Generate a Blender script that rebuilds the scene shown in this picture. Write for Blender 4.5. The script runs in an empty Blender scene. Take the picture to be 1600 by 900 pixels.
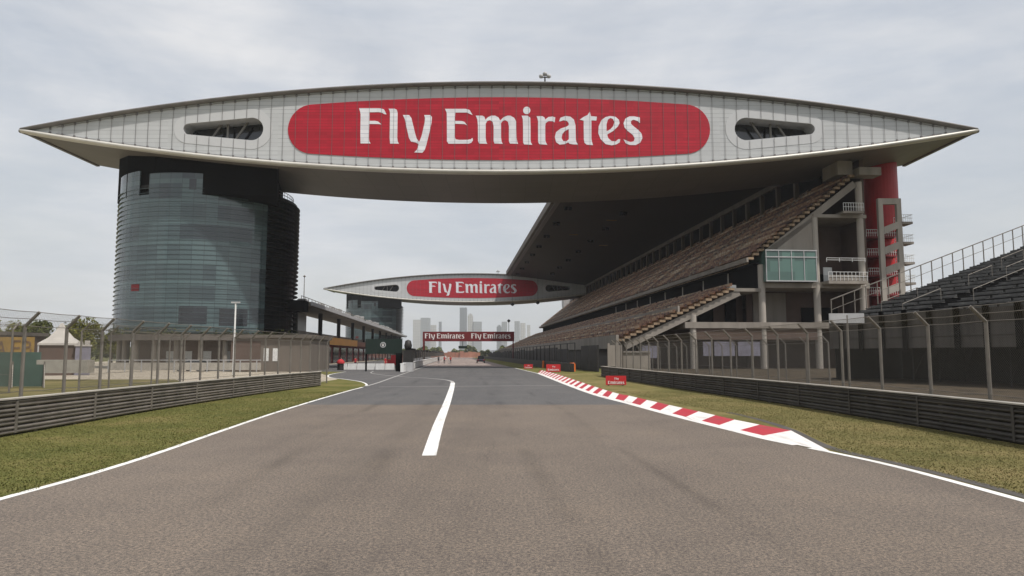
import bpy, math, random
from mathutils import Vector, Matrix
random.seed(7)
sc = bpy.context.scene
COL = sc.collection
R = math.radians
TRK = math.atan(0.0773)                     # heading of the main straight, counter-clockwise from +Y
CT, ST = math.cos(TRK), math.sin(TRK)
def W(off, al, z=0.0):                      # (offset right of the straight's axis, distance along it) -> world
    return (off*CT - al*ST, off*ST + al*CT, z)

# ------------------------------------------------------------------ materials
class N:
    def __init__(s, name):
        s.m = bpy.data.materials.new(name); s.m.use_nodes = True
        s.t = s.m.node_tree; s.b = s.t.nodes['Principled BSDF']; s.out = s.t.nodes['Material Output']
        s.tc = None
    def n(s, typ, **kw):
        nd = s.t.nodes.new(typ)
        for k, v in kw.items(): setattr(nd, k, v)
        return nd
    def l(s, a, b): s.t.links.new(a, b)
    def co(s):
        if not s.tc: s.tc = s.n('ShaderNodeTexCoord')
        return s.tc.outputs['Object']
    def sep(s):
        x = s.n('ShaderNodeSeparateXYZ'); s.l(s.co(), x.inputs[0]); return x
    def math(s, op, a, b=None, c=None):
        x = s.n('ShaderNodeMath', operation=op)
        for i, v in enumerate((a, b, c)):
            if v is None: continue
            if isinstance(v, (int, float)): x.inputs[i].default_value = v
            else: s.l(v, x.inputs[i])
        return x.outputs[0]
    def noise(s, scale, detail=4, rough=.55, stretch=None, co=None):
        x = s.n('ShaderNodeTexNoise'); x.inputs['Scale'].default_value = scale
        x.inputs['Detail'].default_value = detail; x.inputs['Roughness'].default_value = rough
        c = co or s.co()
        if stretch:
            mp = s.n('ShaderNodeMapping'); mp.inputs['Scale'].default_value = stretch
            s.l(c, mp.inputs[0]); c = mp.outputs[0]
        s.l(c, x.inputs['Vector']); return x.outputs['Fac']
    def ramp(s, fac, stops):
        x = s.n('ShaderNodeValToRGB'); e = x.color_ramp.elements
        while len(e) < len(stops): e.new(.5)
        for i, (p, c) in enumerate(stops):
            e[i].position = p; e[i].color = (*c, 1) if len(c) == 3 else c
        s.l(fac, x.inputs[0]); return x.outputs[0]
    def mix(s, fac, a, b, mode='MIX'):
        x = s.n('ShaderNodeMix', data_type='RGBA', blend_type=mode)
        for i, v in ((0, fac), (6, a), (7, b)):
            if isinstance(v, (int, float)): x.inputs[i].default_value = v
            elif isinstance(v, tuple): x.inputs[i].default_value = (*v, 1)
            else: s.l(v, x.inputs[i])
        return x.outputs[2]
    def line(s, val, spacing, width):       # 1 on thin lines every `spacing`
        f = s.math('FRACT', s.math('DIVIDE', val, spacing))
        return s.math('LESS_THAN', f, width/spacing)
    def cell(s, *vals):                     # random number per cell
        c = s.n('ShaderNodeCombineXYZ')
        for i, (v, sp) in enumerate(vals): s.l(s.math('FLOOR', s.math('DIVIDE', v, sp)), c.inputs[i])
        w = s.n('ShaderNodeTexWhiteNoise', noise_dimensions='3D'); s.l(c.outputs[0], w.inputs['Vector'])
        return w.outputs['Value']
    def bump(s, h, strength=.3, dist=.02):
        x = s.n('ShaderNodeBump'); x.inputs['Strength'].default_value = strength
        x.inputs['Distance'].default_value = dist; s.l(h, x.inputs['Height']); s.l(x.outputs[0], s.b.inputs['Normal'])
    def set(s, col=None, rough=None, metal=None, spec=None):
        for k, v in (('Base Color', col), ('Roughness', rough), ('Metallic', metal), ('Specular IOR Level', spec)):
            if v is None: continue
            if isinstance(v, tuple): s.b.inputs[k].default_value = (*v, 1)
            elif isinstance(v, (int, float)): s.b.inputs[k].default_value = v
            else: s.l(v, s.b.inputs[k])
        return s.m

def weathered(name, c, rough=.7, metal=0, var=.25, scale=.6, spec=.4, streak=False):
    k = N(name)
    a = tuple(x*(1-var) for x in c); b = tuple(min(1, x*(1+var*.6)) for x in c)
    f = k.noise(scale, 6, .65, (1, 1, .15) if streak else None)
    k.set(k.ramp(f, [(.3, a), (.7, b)]), rough, metal, spec)
    f2 = k.noise(scale*14, 3)
    k.bump(f2, .15, .01)
    return k.m

def mat_asphalt(name, c1, c2, c3):
    k = N(name)
    big = k.noise(.09, 5, .6, (1, .35, 1)); mid = k.noise(1.2, 5, .6)
    fine = k.n('ShaderNodeTexVoronoi'); fine.inputs['Scale'].default_value = 38; k.l(k.co(), fine.inputs['Vector'])
    grain = k.noise(75, 2, .7)
    base = k.ramp(big, [(.32, c1), (.68, c2)])
    base = k.mix(k.math('MULTIPLY', mid, .35), base, c3)
    sp = k.ramp(grain, [(.36, (.45,.45,.46)), (.5, (1,1,1)), (.66, (1.6,1.52,1.42))])
    base = k.mix(.9, base, sp, 'MULTIPLY')
    g2 = k.noise(24, 3, .75)
    base = k.mix(.8, base, k.ramp(g2, [(.36, (.42,.42,.44)), (.5, (1,1,1)), (.64, (1.75,1.65,1.5))]), 'MULTIPLY')
    g3 = k.noise(9, 4, .75)
    base = k.mix(.5, base, k.ramp(g3, [(.34, (.70,.70,.72)), (.5, (1,1,1)), (.66, (1.32,1.27,1.2))]), 'MULTIPLY')
    # rubbered racing line, long streaks along the straight
    st = k.noise(.5, 4, .6, (1.6, .02, 1))
    base = k.mix(k.ramp(st, [(.5, (0,0,0)), (.75, (.45,.45,.45))]), base, tuple(x*.72 for x in c1))
    # tyre marks: thin dark arcs wandering along the straight
    s_ = k.sep()
    for j,(x0,fr,w_) in enumerate(((-3.2,.021,.16),(-1.1,.017,.22),(1.9,.013,.18),(4.1,.019,.13))):
        wob = k.noise(.9+.2*j, 1, .3, (.01,.02,1))
        ctr = k.math('ADD', k.math('MULTIPLY', k.math('SUBTRACT', wob, .5), 3.4), k.math('SUBTRACT', x0, k.math('MULTIPLY', s_.outputs[1], .0773)))
        dist = k.math('ABSOLUTE', k.math('SUBTRACT', s_.outputs[0], ctr))
        band = k.math('SUBTRACT', 1.0, k.math('MINIMUM', k.math('DIVIDE', dist, w_*1.6), 1.0))
        brk = k.ramp(k.noise(.12, 3, .6, (.3,1,1)), [(.46,(0,0,0)),(.66,(.55,.55,.55))])
        base = k.mix(k.math('MULTIPLY', band, brk), base, tuple(x*.35 for x in c1))
    # hairline cracks and sealed seams
    vo = k.n('ShaderNodeTexVoronoi', feature='DISTANCE_TO_EDGE'); vo.inputs['Scale'].default_value=.16; vo.inputs['Randomness'].default_value=1
    wn = k.n('ShaderNodeTexNoise'); wn.inputs['Scale'].default_value=.8; wn.inputs['Detail'].default_value=6; k.l(k.co(), wn.inputs['Vector'])
    vm = k.n('ShaderNodeVectorMath', operation='ADD'); k.l(k.co(), vm.inputs[0]); k.l(wn.outputs['Color'], vm.inputs[1]); k.l(vm.outputs[0], vo.inputs['Vector'])
    crk = k.math('LESS_THAN', vo.outputs['Distance'], .0016)
    msk = k.ramp(k.noise(.11, 3), [(.5,(0,0,0)),(.6,(.55,.55,.55))])
    base = k.mix(k.math('MULTIPLY', crk, msk), base, tuple(x*.35 for x in c1))
    blot = k.noise(.28, 6, .7)
    base = k.mix(1.0, base, k.ramp(blot, [(.3,(.86,.86,.88)),(.5,(1,1,1)),(.7,(1.13,1.11,1.08))]), 'MULTIPLY')
    k.set(base, .88, 0, .25); k.bump(grain, .5, .006)
    return k.m

def mat_grass(name, c1, c2, c3):
    k = N(name)
    a = k.noise(.35, 6, .65); b = k.noise(5, 5, .7); c = k.noise(60, 2, .7)
    base = k.ramp(a, [(.38, c1), (.52, c2), (.64, c3)])
    base = k.mix(.75, base, k.ramp(b, [(.3, (.78,.80,.76)), (.7, (1.18,1.15,1.12))]), 'MULTIPLY')
    base = k.mix(.6, base, k.ramp(c, [(.3, (.75,.77,.75)), (.7, (1.25,1.22,1.2))]), 'MULTIPLY')
    k.set(base, .95, 0, .15); k.bump(k.math('ADD', b, c), .8, .05)
    return k.m

MT = {}
MT['asphalt'] = mat_asphalt('brown grey asphalt', (.128,.108,.091), (.162,.139,.119), (.112,.096,.083))
MT['asphalt_new'] = mat_asphalt('blue grey asphalt', (.086,.086,.089), (.110,.110,.112), (.082,.082,.084))
MT['asphalt_far'] = mat_asphalt('sunlit pinkish asphalt', (.24,.20,.185), (.28,.235,.215), (.23,.19,.175))  # pinkish far straight, its sunlit brightness put into the colour
MT['grass'] = mat_grass('mown grass', (.102,.108,.030), (.142,.136,.042), (.205,.172,.068))
MT['drygrass'] = mat_grass('dry mown grass', (.125,.118,.042), (.180,.156,.062), (.24,.192,.088))
MT['earth'] = mat_grass('dusty concrete ground', (.40,.35,.29), (.47,.42,.35), (.35,.30,.23))
MT['apron'] = mat_grass('dark dusty tarmac', (.055,.046,.036), (.10,.078,.055), (.042,.037,.030))
MT['field'] = mat_grass('field', (.10,.11,.04), (.13,.13,.05), (.16,.15,.07))

def mat_blade(name,c1,c2,c3):
    k=N(name); k.set(k.ramp(k.noise(3.5,4,.7),[(.35,c1),(.5,c2),(.65,c3)]),.8,0,.2); return k.m
MT['blade']=mat_blade('grass blade',(.102,.112,.030),(.136,.138,.042),(.185,.162,.062))
MT['blade_dry']=mat_blade('dry grass blade',(.125,.120,.042),(.176,.155,.062),(.235,.19,.088))
def mat_paint(name, c, dirty=.5):
    k = N(name)
    f = k.noise(2.2, 8, .75); g = k.noise(30, 3, .7)
    d = tuple(x*dirty for x in c)
    col = k.mix(k.ramp(f, [(.5, (0,0,0)), (.75, (.6,.6,.6))]), c, d)
    sc_ = k.noise(1.0, 4, .7, (5, .35, 1))
    col = k.mix(k.ramp(sc_, [(.52, (0,0,0)), (.72, (.5,.5,.5))]), col, (.10,.095,.09))
    col = k.mix(k.ramp(g, [(.6, (0,0,0)), (.85, (.35,.35,.35))]), col, (.2,.18,.16))
    k.set(col, .6, 0, .3); k.bump(g, .2, .004); return k.m
MT['white_line'] = mat_paint('white road paint', (.74,.73,.70), .65)
MT['worn_line'] = mat_paint('worn road paint', (.40,.39,.37), .6)
MT['kerb_red'] = mat_paint('red kerb paint', (.40,.03,.045), .6)
MT['kerb_white'] = mat_paint('white kerb paint', (.72,.69,.66), .6)
MT['gutter'] = weathered('dark gutter concrete', (.075,.068,.06), .9)

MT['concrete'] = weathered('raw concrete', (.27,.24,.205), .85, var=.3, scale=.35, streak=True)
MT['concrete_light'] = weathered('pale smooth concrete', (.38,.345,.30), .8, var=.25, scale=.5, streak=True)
MT['concrete_dark'] = weathered('dark grey concrete', (.14,.122,.105), .85, var=.3, scale=.4, streak=True)  # plain darker concrete tone
MT['concrete_warm'] = weathered('brown render', (.11,.075,.06), .85, var=.25, scale=.3)
MT['galv'] = weathered('galvanised steel', (.20,.18,.155), .5, .35, .35, 1.5)
MT['post'] = weathered('weathered post steel', (.20,.18,.155), .6, .3, .3, 2)
MT['dark_steel'] = weathered('dark steel', (.028,.026,.024), .6, .3, .4, 1)
MT['bench'] = weathered('dark grey bench boards', (.11,.108,.102), .6, 0, .6, 1.2)
MT['white_paint'] = weathered('white painted metal', (.72,.72,.70), .45, 0, .15, 1.5)
MT['grey_paint'] = weathered('grey painted metal', (.42,.42,.42), .5, 0, .2, 1)
MT['red_paint'] = weathered('red painted wall', (.42,.018,.022), .5, 0, .2, .3)
MT['red_dark'] = weathered('deep red cladding', (.16,.014,.017), .6, 0, .3, .5)
MT['orange'] = weathered('orange plastic', (.75,.17,.03), .5, 0, .15, 2)
MT['black'] = weathered('black opening', (.006,.006,.006), .9, 0, .2, 1, spec=.05)
MT['trim_top'] = weathered('grey eaves', (.17,.16,.15), .55, .1, .25, .4)
MT['trim_low'] = weathered('cream lip', (.58,.56,.51), .4, .1, .12, .3)
MT['wood'] = weathered('weathered timber', (.16,.10,.06), .8, 0, .4, 1)
MT['green_cloth'] = weathered('green screen cloth', (.06,.11,.09), .85, 0, .3, .6)
MT['yellow'] = weathered('ochre hoarding', (.30,.19,.05), .7, 0, .25, .8)
MT['tent'] = weathered('white tent fabric', (.44,.41,.37), .8, 0, .2, .8)
MT['dark_green'] = weathered('dark green board', (.005,.016,.011), .4, 0, .2, 1)
MT['black_rubber'] = weathered('black rubber', (.02,.02,.02), .8)
MT['letters_small'] = weathered('white sign lettering', (.78,.74,.72), .5, 0, .1, 1)

def mat_facade(name, c, line_c, spacing=.42, vert=1.79, var=.07, rough=.45, clouds=.12):
    k = N(name); s = k.sep()
    rnd = k.cell((s.outputs[0], vert), (s.outputs[2], spacing))
    band = k.cell((s.outputs[0], vert*9), (s.outputs[2], spacing))
    big = k.noise(.12, 4, .6)
    v = k.math('ADD', k.math('MULTIPLY', rnd, var), k.math('MULTIPLY', band, var*1.4))
    v = k.math('ADD', v, k.math('MULTIPLY', big, clouds*2))
    v = k.math('ADD', v, 1 - var*1.2 - clouds)
    col = k.mix(1.0, c, _grey(k, v), 'MULTIPLY')
    lines = k.math('MULTIPLY', k.line(s.outputs[2], spacing, .07), k.math('ADD', k.math('MULTIPLY', band, .8), .25))
    col = k.mix(lines, col, line_c)
    k.set(col, rough, 0, .35); return k.m
def _grey(k, v):
    c = k.n('ShaderNodeCombineColor')
    for i in range(3): k.l(v, c.inputs[i])
    return c.outputs[0]
MT['facade'] = mat_facade('pale mesh cladding', (.49,.50,.505), (.32,.33,.335), .62, 1.79, .045, .45, .08)
MT['panel_red'] = mat_facade('red billboard film', (.40,.008,.024), (.25,.006,.014), .42, 1.79, .16, .5, .12)
MT['letter'] = mat_facade('white billboard film', (.74,.73,.76), (.42,.42,.50), .62, 1.79, .10, .5, .05)

def mat_underside(name, c):
    k = N(name); s = k.sep()
    rnd = k.cell((s.outputs[0], 4.0), (s.outputs[1], 3.0))
    f = k.noise(.07, 5, .6)
    v = k.math('ADD', k.math('MULTIPLY', rnd, .10), k.math('ADD', k.math('MULTIPLY', f, .35), .78))
    col = k.mix(1.0, c, _grey(k, v), 'MULTIPLY')
    ln = k.math('MAXIMUM', k.line(s.outputs[0], 4.0, .06), k.line(s.outputs[1], 3.0, .06))
    col = k.mix(k.math('MULTIPLY', ln, .6), col, tuple(x*.45 for x in c))
    k.set(col, .55, .0, .35); return k.m
MT['soffit'] = mat_underside('taupe soffit panels', (.155,.14,.125))
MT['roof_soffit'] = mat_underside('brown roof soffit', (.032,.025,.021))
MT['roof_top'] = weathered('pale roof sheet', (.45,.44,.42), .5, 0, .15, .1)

def mat_glass(name, c, c2, rough=.12, fx=1.9, fz=3.05, line_c=(.02,.03,.03), spec=.8):
    k = N(name)
    s = k.sep()
    ang = k.math('MULTIPLY', k.math('ARCTAN2', s.outputs[1], s.outputs[0]), 15.3)
    rnd = k.cell((ang, fx), (s.outputs[2], fz)); rnd2 = k.cell((ang, fx*3.0), (s.outputs[2], fz)); fl = k.math('FRACT', k.math('DIVIDE', s.outputs[2], fz))
    spandrel = k.math('LESS_THAN', fl, .28)
    v = k.math('ADD', k.math('MULTIPLY', rnd, .35), k.math('MULTIPLY', rnd2, .65))
    v = k.math('MAXIMUM', k.math('MULTIPLY', v, k.math('SUBTRACT', 1.0, spandrel)), k.math('MULTIPLY', spandrel, .85))
    col = k.ramp(v, [(.15, c), (.85, c2)])
    ln = k.math('MAXIMUM', k.line(ang, fx, .09), k.line(s.outputs[2], fz/4, .07))
    col = k.mix(k.math('MULTIPLY', ln, .7), col, line_c)
    k.set(col, rough, 0, spec)
    k.bump(k.noise(.25, 2), .08, .3)
    return k.m
MT['glass_screen'] = mat_glass('grey green screen glass', (.030,.042,.048), (.082,.125,.128), .13, spec=.8)
MT['glass_dark'] = mat_glass('dark drum glass', (.003,.004,.005), (.010,.013,.015), .3, spec=.12)
MT['louvre'] = weathered('glass louvre blades', (.11,.15,.155), .3, .1, .3, .5)
def mat_plainglass(name, c, rough=.1):
    k = N(name); s = k.sep()
    rnd = k.cell((s.outputs[0], 1.9), (s.outputs[1], 6.0), (s.outputs[2], 1.6))
    k.set(k.ramp(rnd, [(0, tuple(x*.7 for x in c)), (1, tuple(x*1.25 for x in c))]), rough, 0, .8); return k.m
MT['green_glass'] = mat_plainglass('green tinted glazing', (.07,.135,.115), .35)
MT['window_pale'] = mat_plainglass('pale reflective glazing', (.42,.43,.42), .3)
MT['window_dark'] = mat_plainglass('dark glazing', (.02,.022,.025), .1)

def mat_seats():
    k = N('faded stadium seats'); s = k.sep()
    oi = k.n('ShaderNodeObjectInfo')
    c = k.n('ShaderNodeCombineXYZ')
    k.l(k.math('FLOOR', k.math('DIVIDE', s.outputs[1], .52)), c.inputs[0]); k.l(oi.outputs['Random'], c.inputs[1])
    w = k.n('ShaderNodeTexWhiteNoise', noise_dimensions='3D'); k.l(c.outputs[0], w.inputs['Vector'])
    big = k.ramp(k.noise(.13, 4, .8, (1, 1, 1)), [(.38,(0,0,0)),(.62,(1,1,1))])
    v = k.math('ADD', k.math('MULTIPLY', w.outputs['Value'], .25), k.math('MULTIPLY', big, .50))
    v = k.math('ADD', v, k.math('MULTIPLY', k.math('SUBTRACT', oi.outputs['Random'], .4), .42))
    k.set(k.ramp(v, [(.2, (.06,.03,.020)), (.38, (.19,.080,.042)), (.52, (.33,.19,.10)), (.66, (.38,.27,.17)), (.85, (.58,.48,.35))]), .55, 0, .3)
    return k.m
MT['seats'] = mat_seats()
MT['step_edge'] = weathered('tan stepped concrete', (.30,.215,.14), .9, 0, .7, 1.3)

def mat_chain():
    k = N('chain link wire'); s = k.sep()
    tc = k.tc
    u = k.n('ShaderNodeSeparateXYZ'); k.l(tc.outputs['UV'], u.inputs[0])
    a = k.math('ADD', u.outputs[0], u.outputs[1]); b = k.math('SUBTRACT', u.outputs[0], u.outputs[1])
    def w(v): return k.math('LESS_THAN', k.math('FRACT', k.math('DIVIDE', v, .075)), .115)
    m = k.math('MAXIMUM', w(a), w(b))
    k.set((.15,.14,.12), .6, .3, .3)
    tr = k.n('ShaderNodeBsdfTransparent'); mx = k.n('ShaderNodeMixShader')
    k.l(m, mx.inputs[0]); k.l(tr.outputs[0], mx.inputs[1]); k.l(k.b.outputs[0], mx.inputs[2]); k.l(mx.outputs[0], k.out.inputs[0])
    return k.m
MT['chain'] = mat_chain()

def mat_tower_city(name, c):
    k = N(name); s = k.sep()
    ln = k.math('MAXIMUM', k.line(s.outputs[2], 9.0, 3.6), k.line(s.outputs[0], 11, 3.2))
    rnd = k.cell((s.outputs[0], 5.5), (s.outputs[2], 9.0))
    col = k.mix(k.math('MULTIPLY', ln, .6), c, tuple(x*.35 for x in c))
    col = k.mix(k.math('MULTIPLY', rnd, .25), col, tuple(x*.6 for x in c))
    k.set(col, .6, 0, .3); return k.m
MT['city_pale'] = mat_tower_city('pale tower cladding', (.42,.40,.37))
MT['city_grey'] = mat_tower_city('grey tower cladding', (.22,.23,.24))
MT['city_dark'] = mat_tower_city('dark tower glass', (.07,.08,.10))

def mat_leaf(name, c1, c2):
    k = N(name)
    k.set(k.ramp(k.noise(.8, 3), [(.3, c1), (.7, c2)]), .7, 0, .2); return k.m
MT['leaf'] = mat_leaf('olive foliage', (.09,.105,.014), (.21,.20,.035))
MT['leaf_dark'] = mat_leaf('dark foliage', (.05,.068,.018), (.12,.13,.03))
MT['bark'] = weathered('bark', (.09,.07,.05), .9)
MT['skin'] = weathered('skin', (.45,.28,.20), .6, 0, .1, 3)
MT['hair'] = weathered('black hair', (.015,.012,.010), .6)
MT['navy'] = weathered('dark navy cloth', (.02,.022,.035), .8)
MT['cloth_red'] = weathered('red cloth', (.45,.03,.035), .8)
MT['cloth_white'] = weathered('white cloth', (.62,.60,.57), .8)
MT['car_dark'] = weathered('dark car paint', (.03,.035,.05), .25, .2, .1, 1)
MT['car_white'] = weathered('white car paint', (.68,.68,.67), .25, .1, .08, 1)
MT['lamp_red'] = weathered('tail lamp plastic', (.35,.02,.02), .3)
MT['peach'] = weathered('salmon hoarding', (.36,.17,.12), .7, 0, .25, .15)

# ------------------------------------------------------------------ mesh builder
class MB:
    def __init__(s, o=(0,0,0)): s.v=[]; s.f=[]; s.mi=[]; s.o=Vector(o); s.uv=None
    def add(s, vs, fs, mi=0):
        b=len(s.v); s.v += [Vector(p)-s.o for p in vs]
        for f in fs: s.f.append(tuple(b+i for i in f)); s.mi.append(mi)
    def box(s, x0,x1,y0,y1,z0,z1, mi=0):
        s.add([(x0,y0,z0),(x1,y0,z0),(x1,y1,z0),(x0,y1,z0),(x0,y0,z1),(x1,y0,z1),(x1,y1,z1),(x0,y1,z1)],
              [(0,3,2,1),(4,5,6,7),(0,1,5,4),(1,2,6,5),(2,3,7,6),(3,0,4,7)], mi)
    def bar(s, p, q, w, h=None, mi=0, up=(0,0,1)):      # rectangular bar between two points
        h = h or w; p=Vector(p); q=Vector(q); d=(q-p).normalized(); up=Vector(up)
        if abs(d.dot(up))>.98: up=Vector((0,1,0))
        a=d.cross(up).normalized()*w/2; b=a.cross(d).normalized()*h/2
        vs=[p-a-b,p+a-b,p+a+b,p-a+b,q-a-b,q+a-b,q+a+b,q-a+b]
        s.add(vs,[(0,1,2,3),(7,6,5,4),(0,4,5,1),(1,5,6,2),(2,6,7,3),(3,7,4,0)],mi)
    def cyl(s, p, q, r0, r1=None, n=10, mi=0, cap=True):
        r1 = r0 if r1 is None else r1; p=Vector(p); q=Vector(q); d=(q-p).normalized()
        up=Vector((0,0,1)) if abs(d.z)<.95 else Vector((1,0,0))
        a=d.cross(up).normalized(); b=d.cross(a)
        vs=[]
        for c,r in ((p,r0),(q,r1)):
            for i in range(n):
                t=2*math.pi*i/n; vs.append(c+a*(r*math.cos(t))+b*(r*math.sin(t)))
        fs=[(i,(i+1)%n,n+(i+1)%n,n+i) for i in range(n)]
        if cap: fs += [tuple(range(n-1,-1,-1)), tuple(range(n,2*n))]
        s.add(vs,fs,mi)
    def lathe(s, c, prof, n=24, a0=0, a1=2*math.pi, mi=0):
        full = abs(a1-a0-2*math.pi)<1e-6; m=n if full else n+1; vs=[]
        for r,z in prof:
            for i in range(m):
                t=a0+(a1-a0)*i/n; vs.append((c[0]+r*math.cos(t),c[1]+r*math.sin(t),c[2]+z))
        fs=[]
        for j in range(len(prof)-1):
            for i in range(n):
                k=(i+1)%m if full else i+1
                fs.append((j*m+i,j*m+k,(j+1)*m+k,(j+1)*m+i))
        s.add(vs,fs,mi)
    def extrude_y(s, poly, y0, y1, mi=0):   # poly in (x,z)
        n=len(poly)
        vs=[(x,y0,z) for x,z in poly]+[(x,y1,z) for x,z in poly]
        s.add(vs,[tuple(range(n)),tuple(range(2*n-1,n-1,-1))]+[(i,n+i,n+(i+1)%n,(i+1)%n) for i in range(n)],mi)
    def extrude_z(s, poly, z0, z1, mi=0):
        n=len(poly)
        vs=[(x,y,z0) for x,y in poly]+[(x,y,z1) for x,y in poly]
        s.add(vs,[tuple(range(n-1,-1,-1)),tuple(range(n,2*n))]+[(i,(i+1)%n,n+(i+1)%n,n+i) for i in range(n)],mi)
    def sweep(s, prof, path, mi=0):         # prof: (side,z) ; path: world (x,y)
        P=[Vector((p[0],p[1],0)) for p in path]; m=len(prof); vs=[]
        for i,p in enumerate(P):
            d=(P[min(i+1,len(P)-1)]-P[max(i-1,0)]).normalized(); nrm=Vector((d.y,-d.x,0))
            for o,z in prof: vs.append(p+nrm*o+Vector((0,0,z)))
        fs=[(i*m+j,i*m+j+1,(i+1)*m+j+1,(i+1)*m+j) for i in range(len(P)-1) for j in range(m-1)]
        s.add(vs,fs,mi)
    def build(s, name, mats, parent=None, loc=(0,0,0), smooth=False):
        me=bpy.data.meshes.new(name)
        me.from_pydata([tuple(v) for v in s.v],[],s.f)
        if not isinstance(mats,(list,tuple)): mats=[mats]
        for m in mats: me.materials.append(m)
        me.polygons.foreach_set('material_index', s.mi)
        if smooth: me.polygons.foreach_set('use_smooth',[True]*len(me.polygons))
        me.update()
        return link(name, me, parent, loc)
def link(name, me, parent=None, loc=(0,0,0)):
    o=bpy.data.objects.new(name, me); COL.objects.link(o); o.location=loc
    if parent: o.parent=parent
    return o
def tag(o, label=None, cat=None, group=None, kind=None):
    for k,v in (('label',label),('category',cat),('group',group),('kind',kind)):
        if v: o[k]=v
    return o
def thing(name, label, cat, loc=(0,0,0), rz=0, group=None):
    o=bpy.data.objects.new(name,None); COL.objects.link(o); o.location=loc; o.rotation_euler=(0,0,rz)
    o.empty_display_size=.2
    return tag(o,label,cat,group)
def copy_tree(o, parent=None):
    c=o.copy(); COL.objects.link(c)
    if parent: c.parent=parent
    for ch in list(o.children): copy_tree(ch,c)
    return c
def sheet(name, polys, z, mat, kind='structure'):
    m=MB()
    for p in polys: m.add([(x,y,z) for x,y in p],[tuple(range(len(p)))])
    return tag(m.build(name,mat),kind=kind)
def fill_outline(name, loops, extrude, mat, parent, loc=(0,0,0)):
    """loops in (x,z), filled with holes, standing in the XZ plane, facing -Y"""
    cu=bpy.data.curves.new(name,'CURVE'); cu.dimensions='2D'; cu.fill_mode='BOTH'; cu.extrude=extrude
    for lp in loops:
        sp=cu.splines.new('POLY'); sp.points.add(len(lp)-1); sp.use_cyclic_u=True
        for i,(x,z) in enumerate(lp): sp.points[i].co=(x,z,0,1)
    t=bpy.data.objects.new('tmp',cu); COL.objects.link(t)
    dg=bpy.context.evaluated_depsgraph_get(); dg.update()
    me=bpy.data.meshes.new_from_object(t.evaluated_get(dg))
    bpy.data.objects.remove(t); bpy.data.curves.remove(cu)
    me.transform(Matrix.Rotation(math.pi/2,4,'X')); me.name=name
    me.materials.clear(); me.materials.append(mat)
    return link(name,me,parent,loc)
def smooth_path(pts, n=6, closed=False):    # Catmull-Rom
    out=[]; m=len(pts)
    rng = range(m) if closed else range(m-1)
    for i in rng:
        if closed: p=[pts[(i+k-1)%m] for k in range(4)]
        else: p=[pts[max(0,i-1)],pts[i],pts[i+1],pts[min(m-1,i+2)]]
        for j in range(n):
            t=j/n
            out.append(tuple(.5*((2*p[1][a])+(-p[0][a]+p[2][a])*t+(2*p[0][a]-5*p[1][a]+4*p[2][a]-p[3][a])*t*t+(-p[0][a]+3*p[1][a]-3*p[2][a]+p[3][a])*t**3) for a in range(2)))
    if not closed: out.append(tuple(pts[-1]))
    return out
def ribbon(path, w, z, m):
    P=[Vector((p[0],p[1],0)) for p in path]; ww = w if callable(w) else (lambda t:w)
    vs=[]
    for i,p in enumerate(P):
        d=(P[min(i+1,len(P)-1)]-P[max(i-1,0)]).normalized(); n=Vector((d.y,-d.x,0))*ww(i/(len(P)-1))/2
        vs += [(p-n+Vector((0,0,z))),(p+n+Vector((0,0,z)))]
    m.add(vs,[(2*i,2*i+1,2*i+3,2*i+2) for i in range(len(P)-1)])

# ------------------------------------------------------------------ ground, track, markings
def disc(r, n=64): return [(r*math.cos(2*math.pi*i/n), 300+r*math.sin(2*math.pi*i/n)) for i in range(n)]
sheet('ground',[disc(6500)],-.030,MT['field'])
left_pts=[(-7.6,-12),(-7.75,0),(-7.79,8),(-7.79,10.96),(-7.74,12.92),(-7.88,15.76),(-8.36,20.72),(-8.89,26.74),(-9.42,35.08),(-9.80,43.03),(-9.95,47.5),(-10.45,51.06),(-12.02,56.4),(-14.45,61.6),(-16.9,66.18),(-18.7,72.01),(-19.9,79.0),(-20.6,88.0)]
left_edge=smooth_path(left_pts,5)
kin=[(7.6,-12),(7.75,0),(7.70,8),(7.69,10.82),(7.53,14.08),(7.12,16.27),(6.6,18.42),(6.31,20.72),(5.72,25.5),(5.11,31.91),(4.19,42.66),(2.9,80.25)]
right_edge=smooth_path(kin,4)+[W(9.0,110)[:2],W(9.0,700)[:2]]
def y_at(path,y,default=None):
    for a,b in zip(path,path[1:]):
        if a[1]<=y<=b[1]: return a[0]+(b[0]-a[0])*(y-a[1])/max(1e-6,b[1]-a[1])
    return path[-1][0]
def strip(y0,y1,lf,rf,n=40):
    ys=[y0+(y1-y0)*i/n for i in range(n+1)]
    return [(lf(y),y) for y in ys]+[(rf(y),y) for y in reversed(ys)]
tl=lambda y: y_at(left_edge,y) if y<88 else W(-34,y)[0] if y>92 else -20.6-(y-88)*4
tr_=lambda y: y_at(right_edge,y)
def quadstrip(name,y0,y1,lf,rf,z,mat,n=80):
    m=MB(); vs=[]
    for i in range(n+1):
        y=y0+(y1-y0)*i/n; vs += [(lf(y),y,z),(rf(y),y,z)]
    m.add(vs,[(2*i,2*i+1,2*i+3,2*i+2) for i in range(n)])
    return tag(m.build(name,mat),kind='structure')
quadstrip('track',-12,31,tl,tr_,0.0,MT['asphalt'],90)
quadstrip('track_patch',31,122,tl,tr_,0.0,MT['asphalt_new'],160)
quadstrip('track_straight',122,720,lambda y:W(-6.3,y)[0],tr_,0.0,MT['asphalt_far'],60)
quadstrip('pit_lane',122,720,lambda y:W(-27,y)[0],lambda y:W(-6.3,y)[0]-.02,0.0,MT['asphalt_new'],60)
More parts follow.
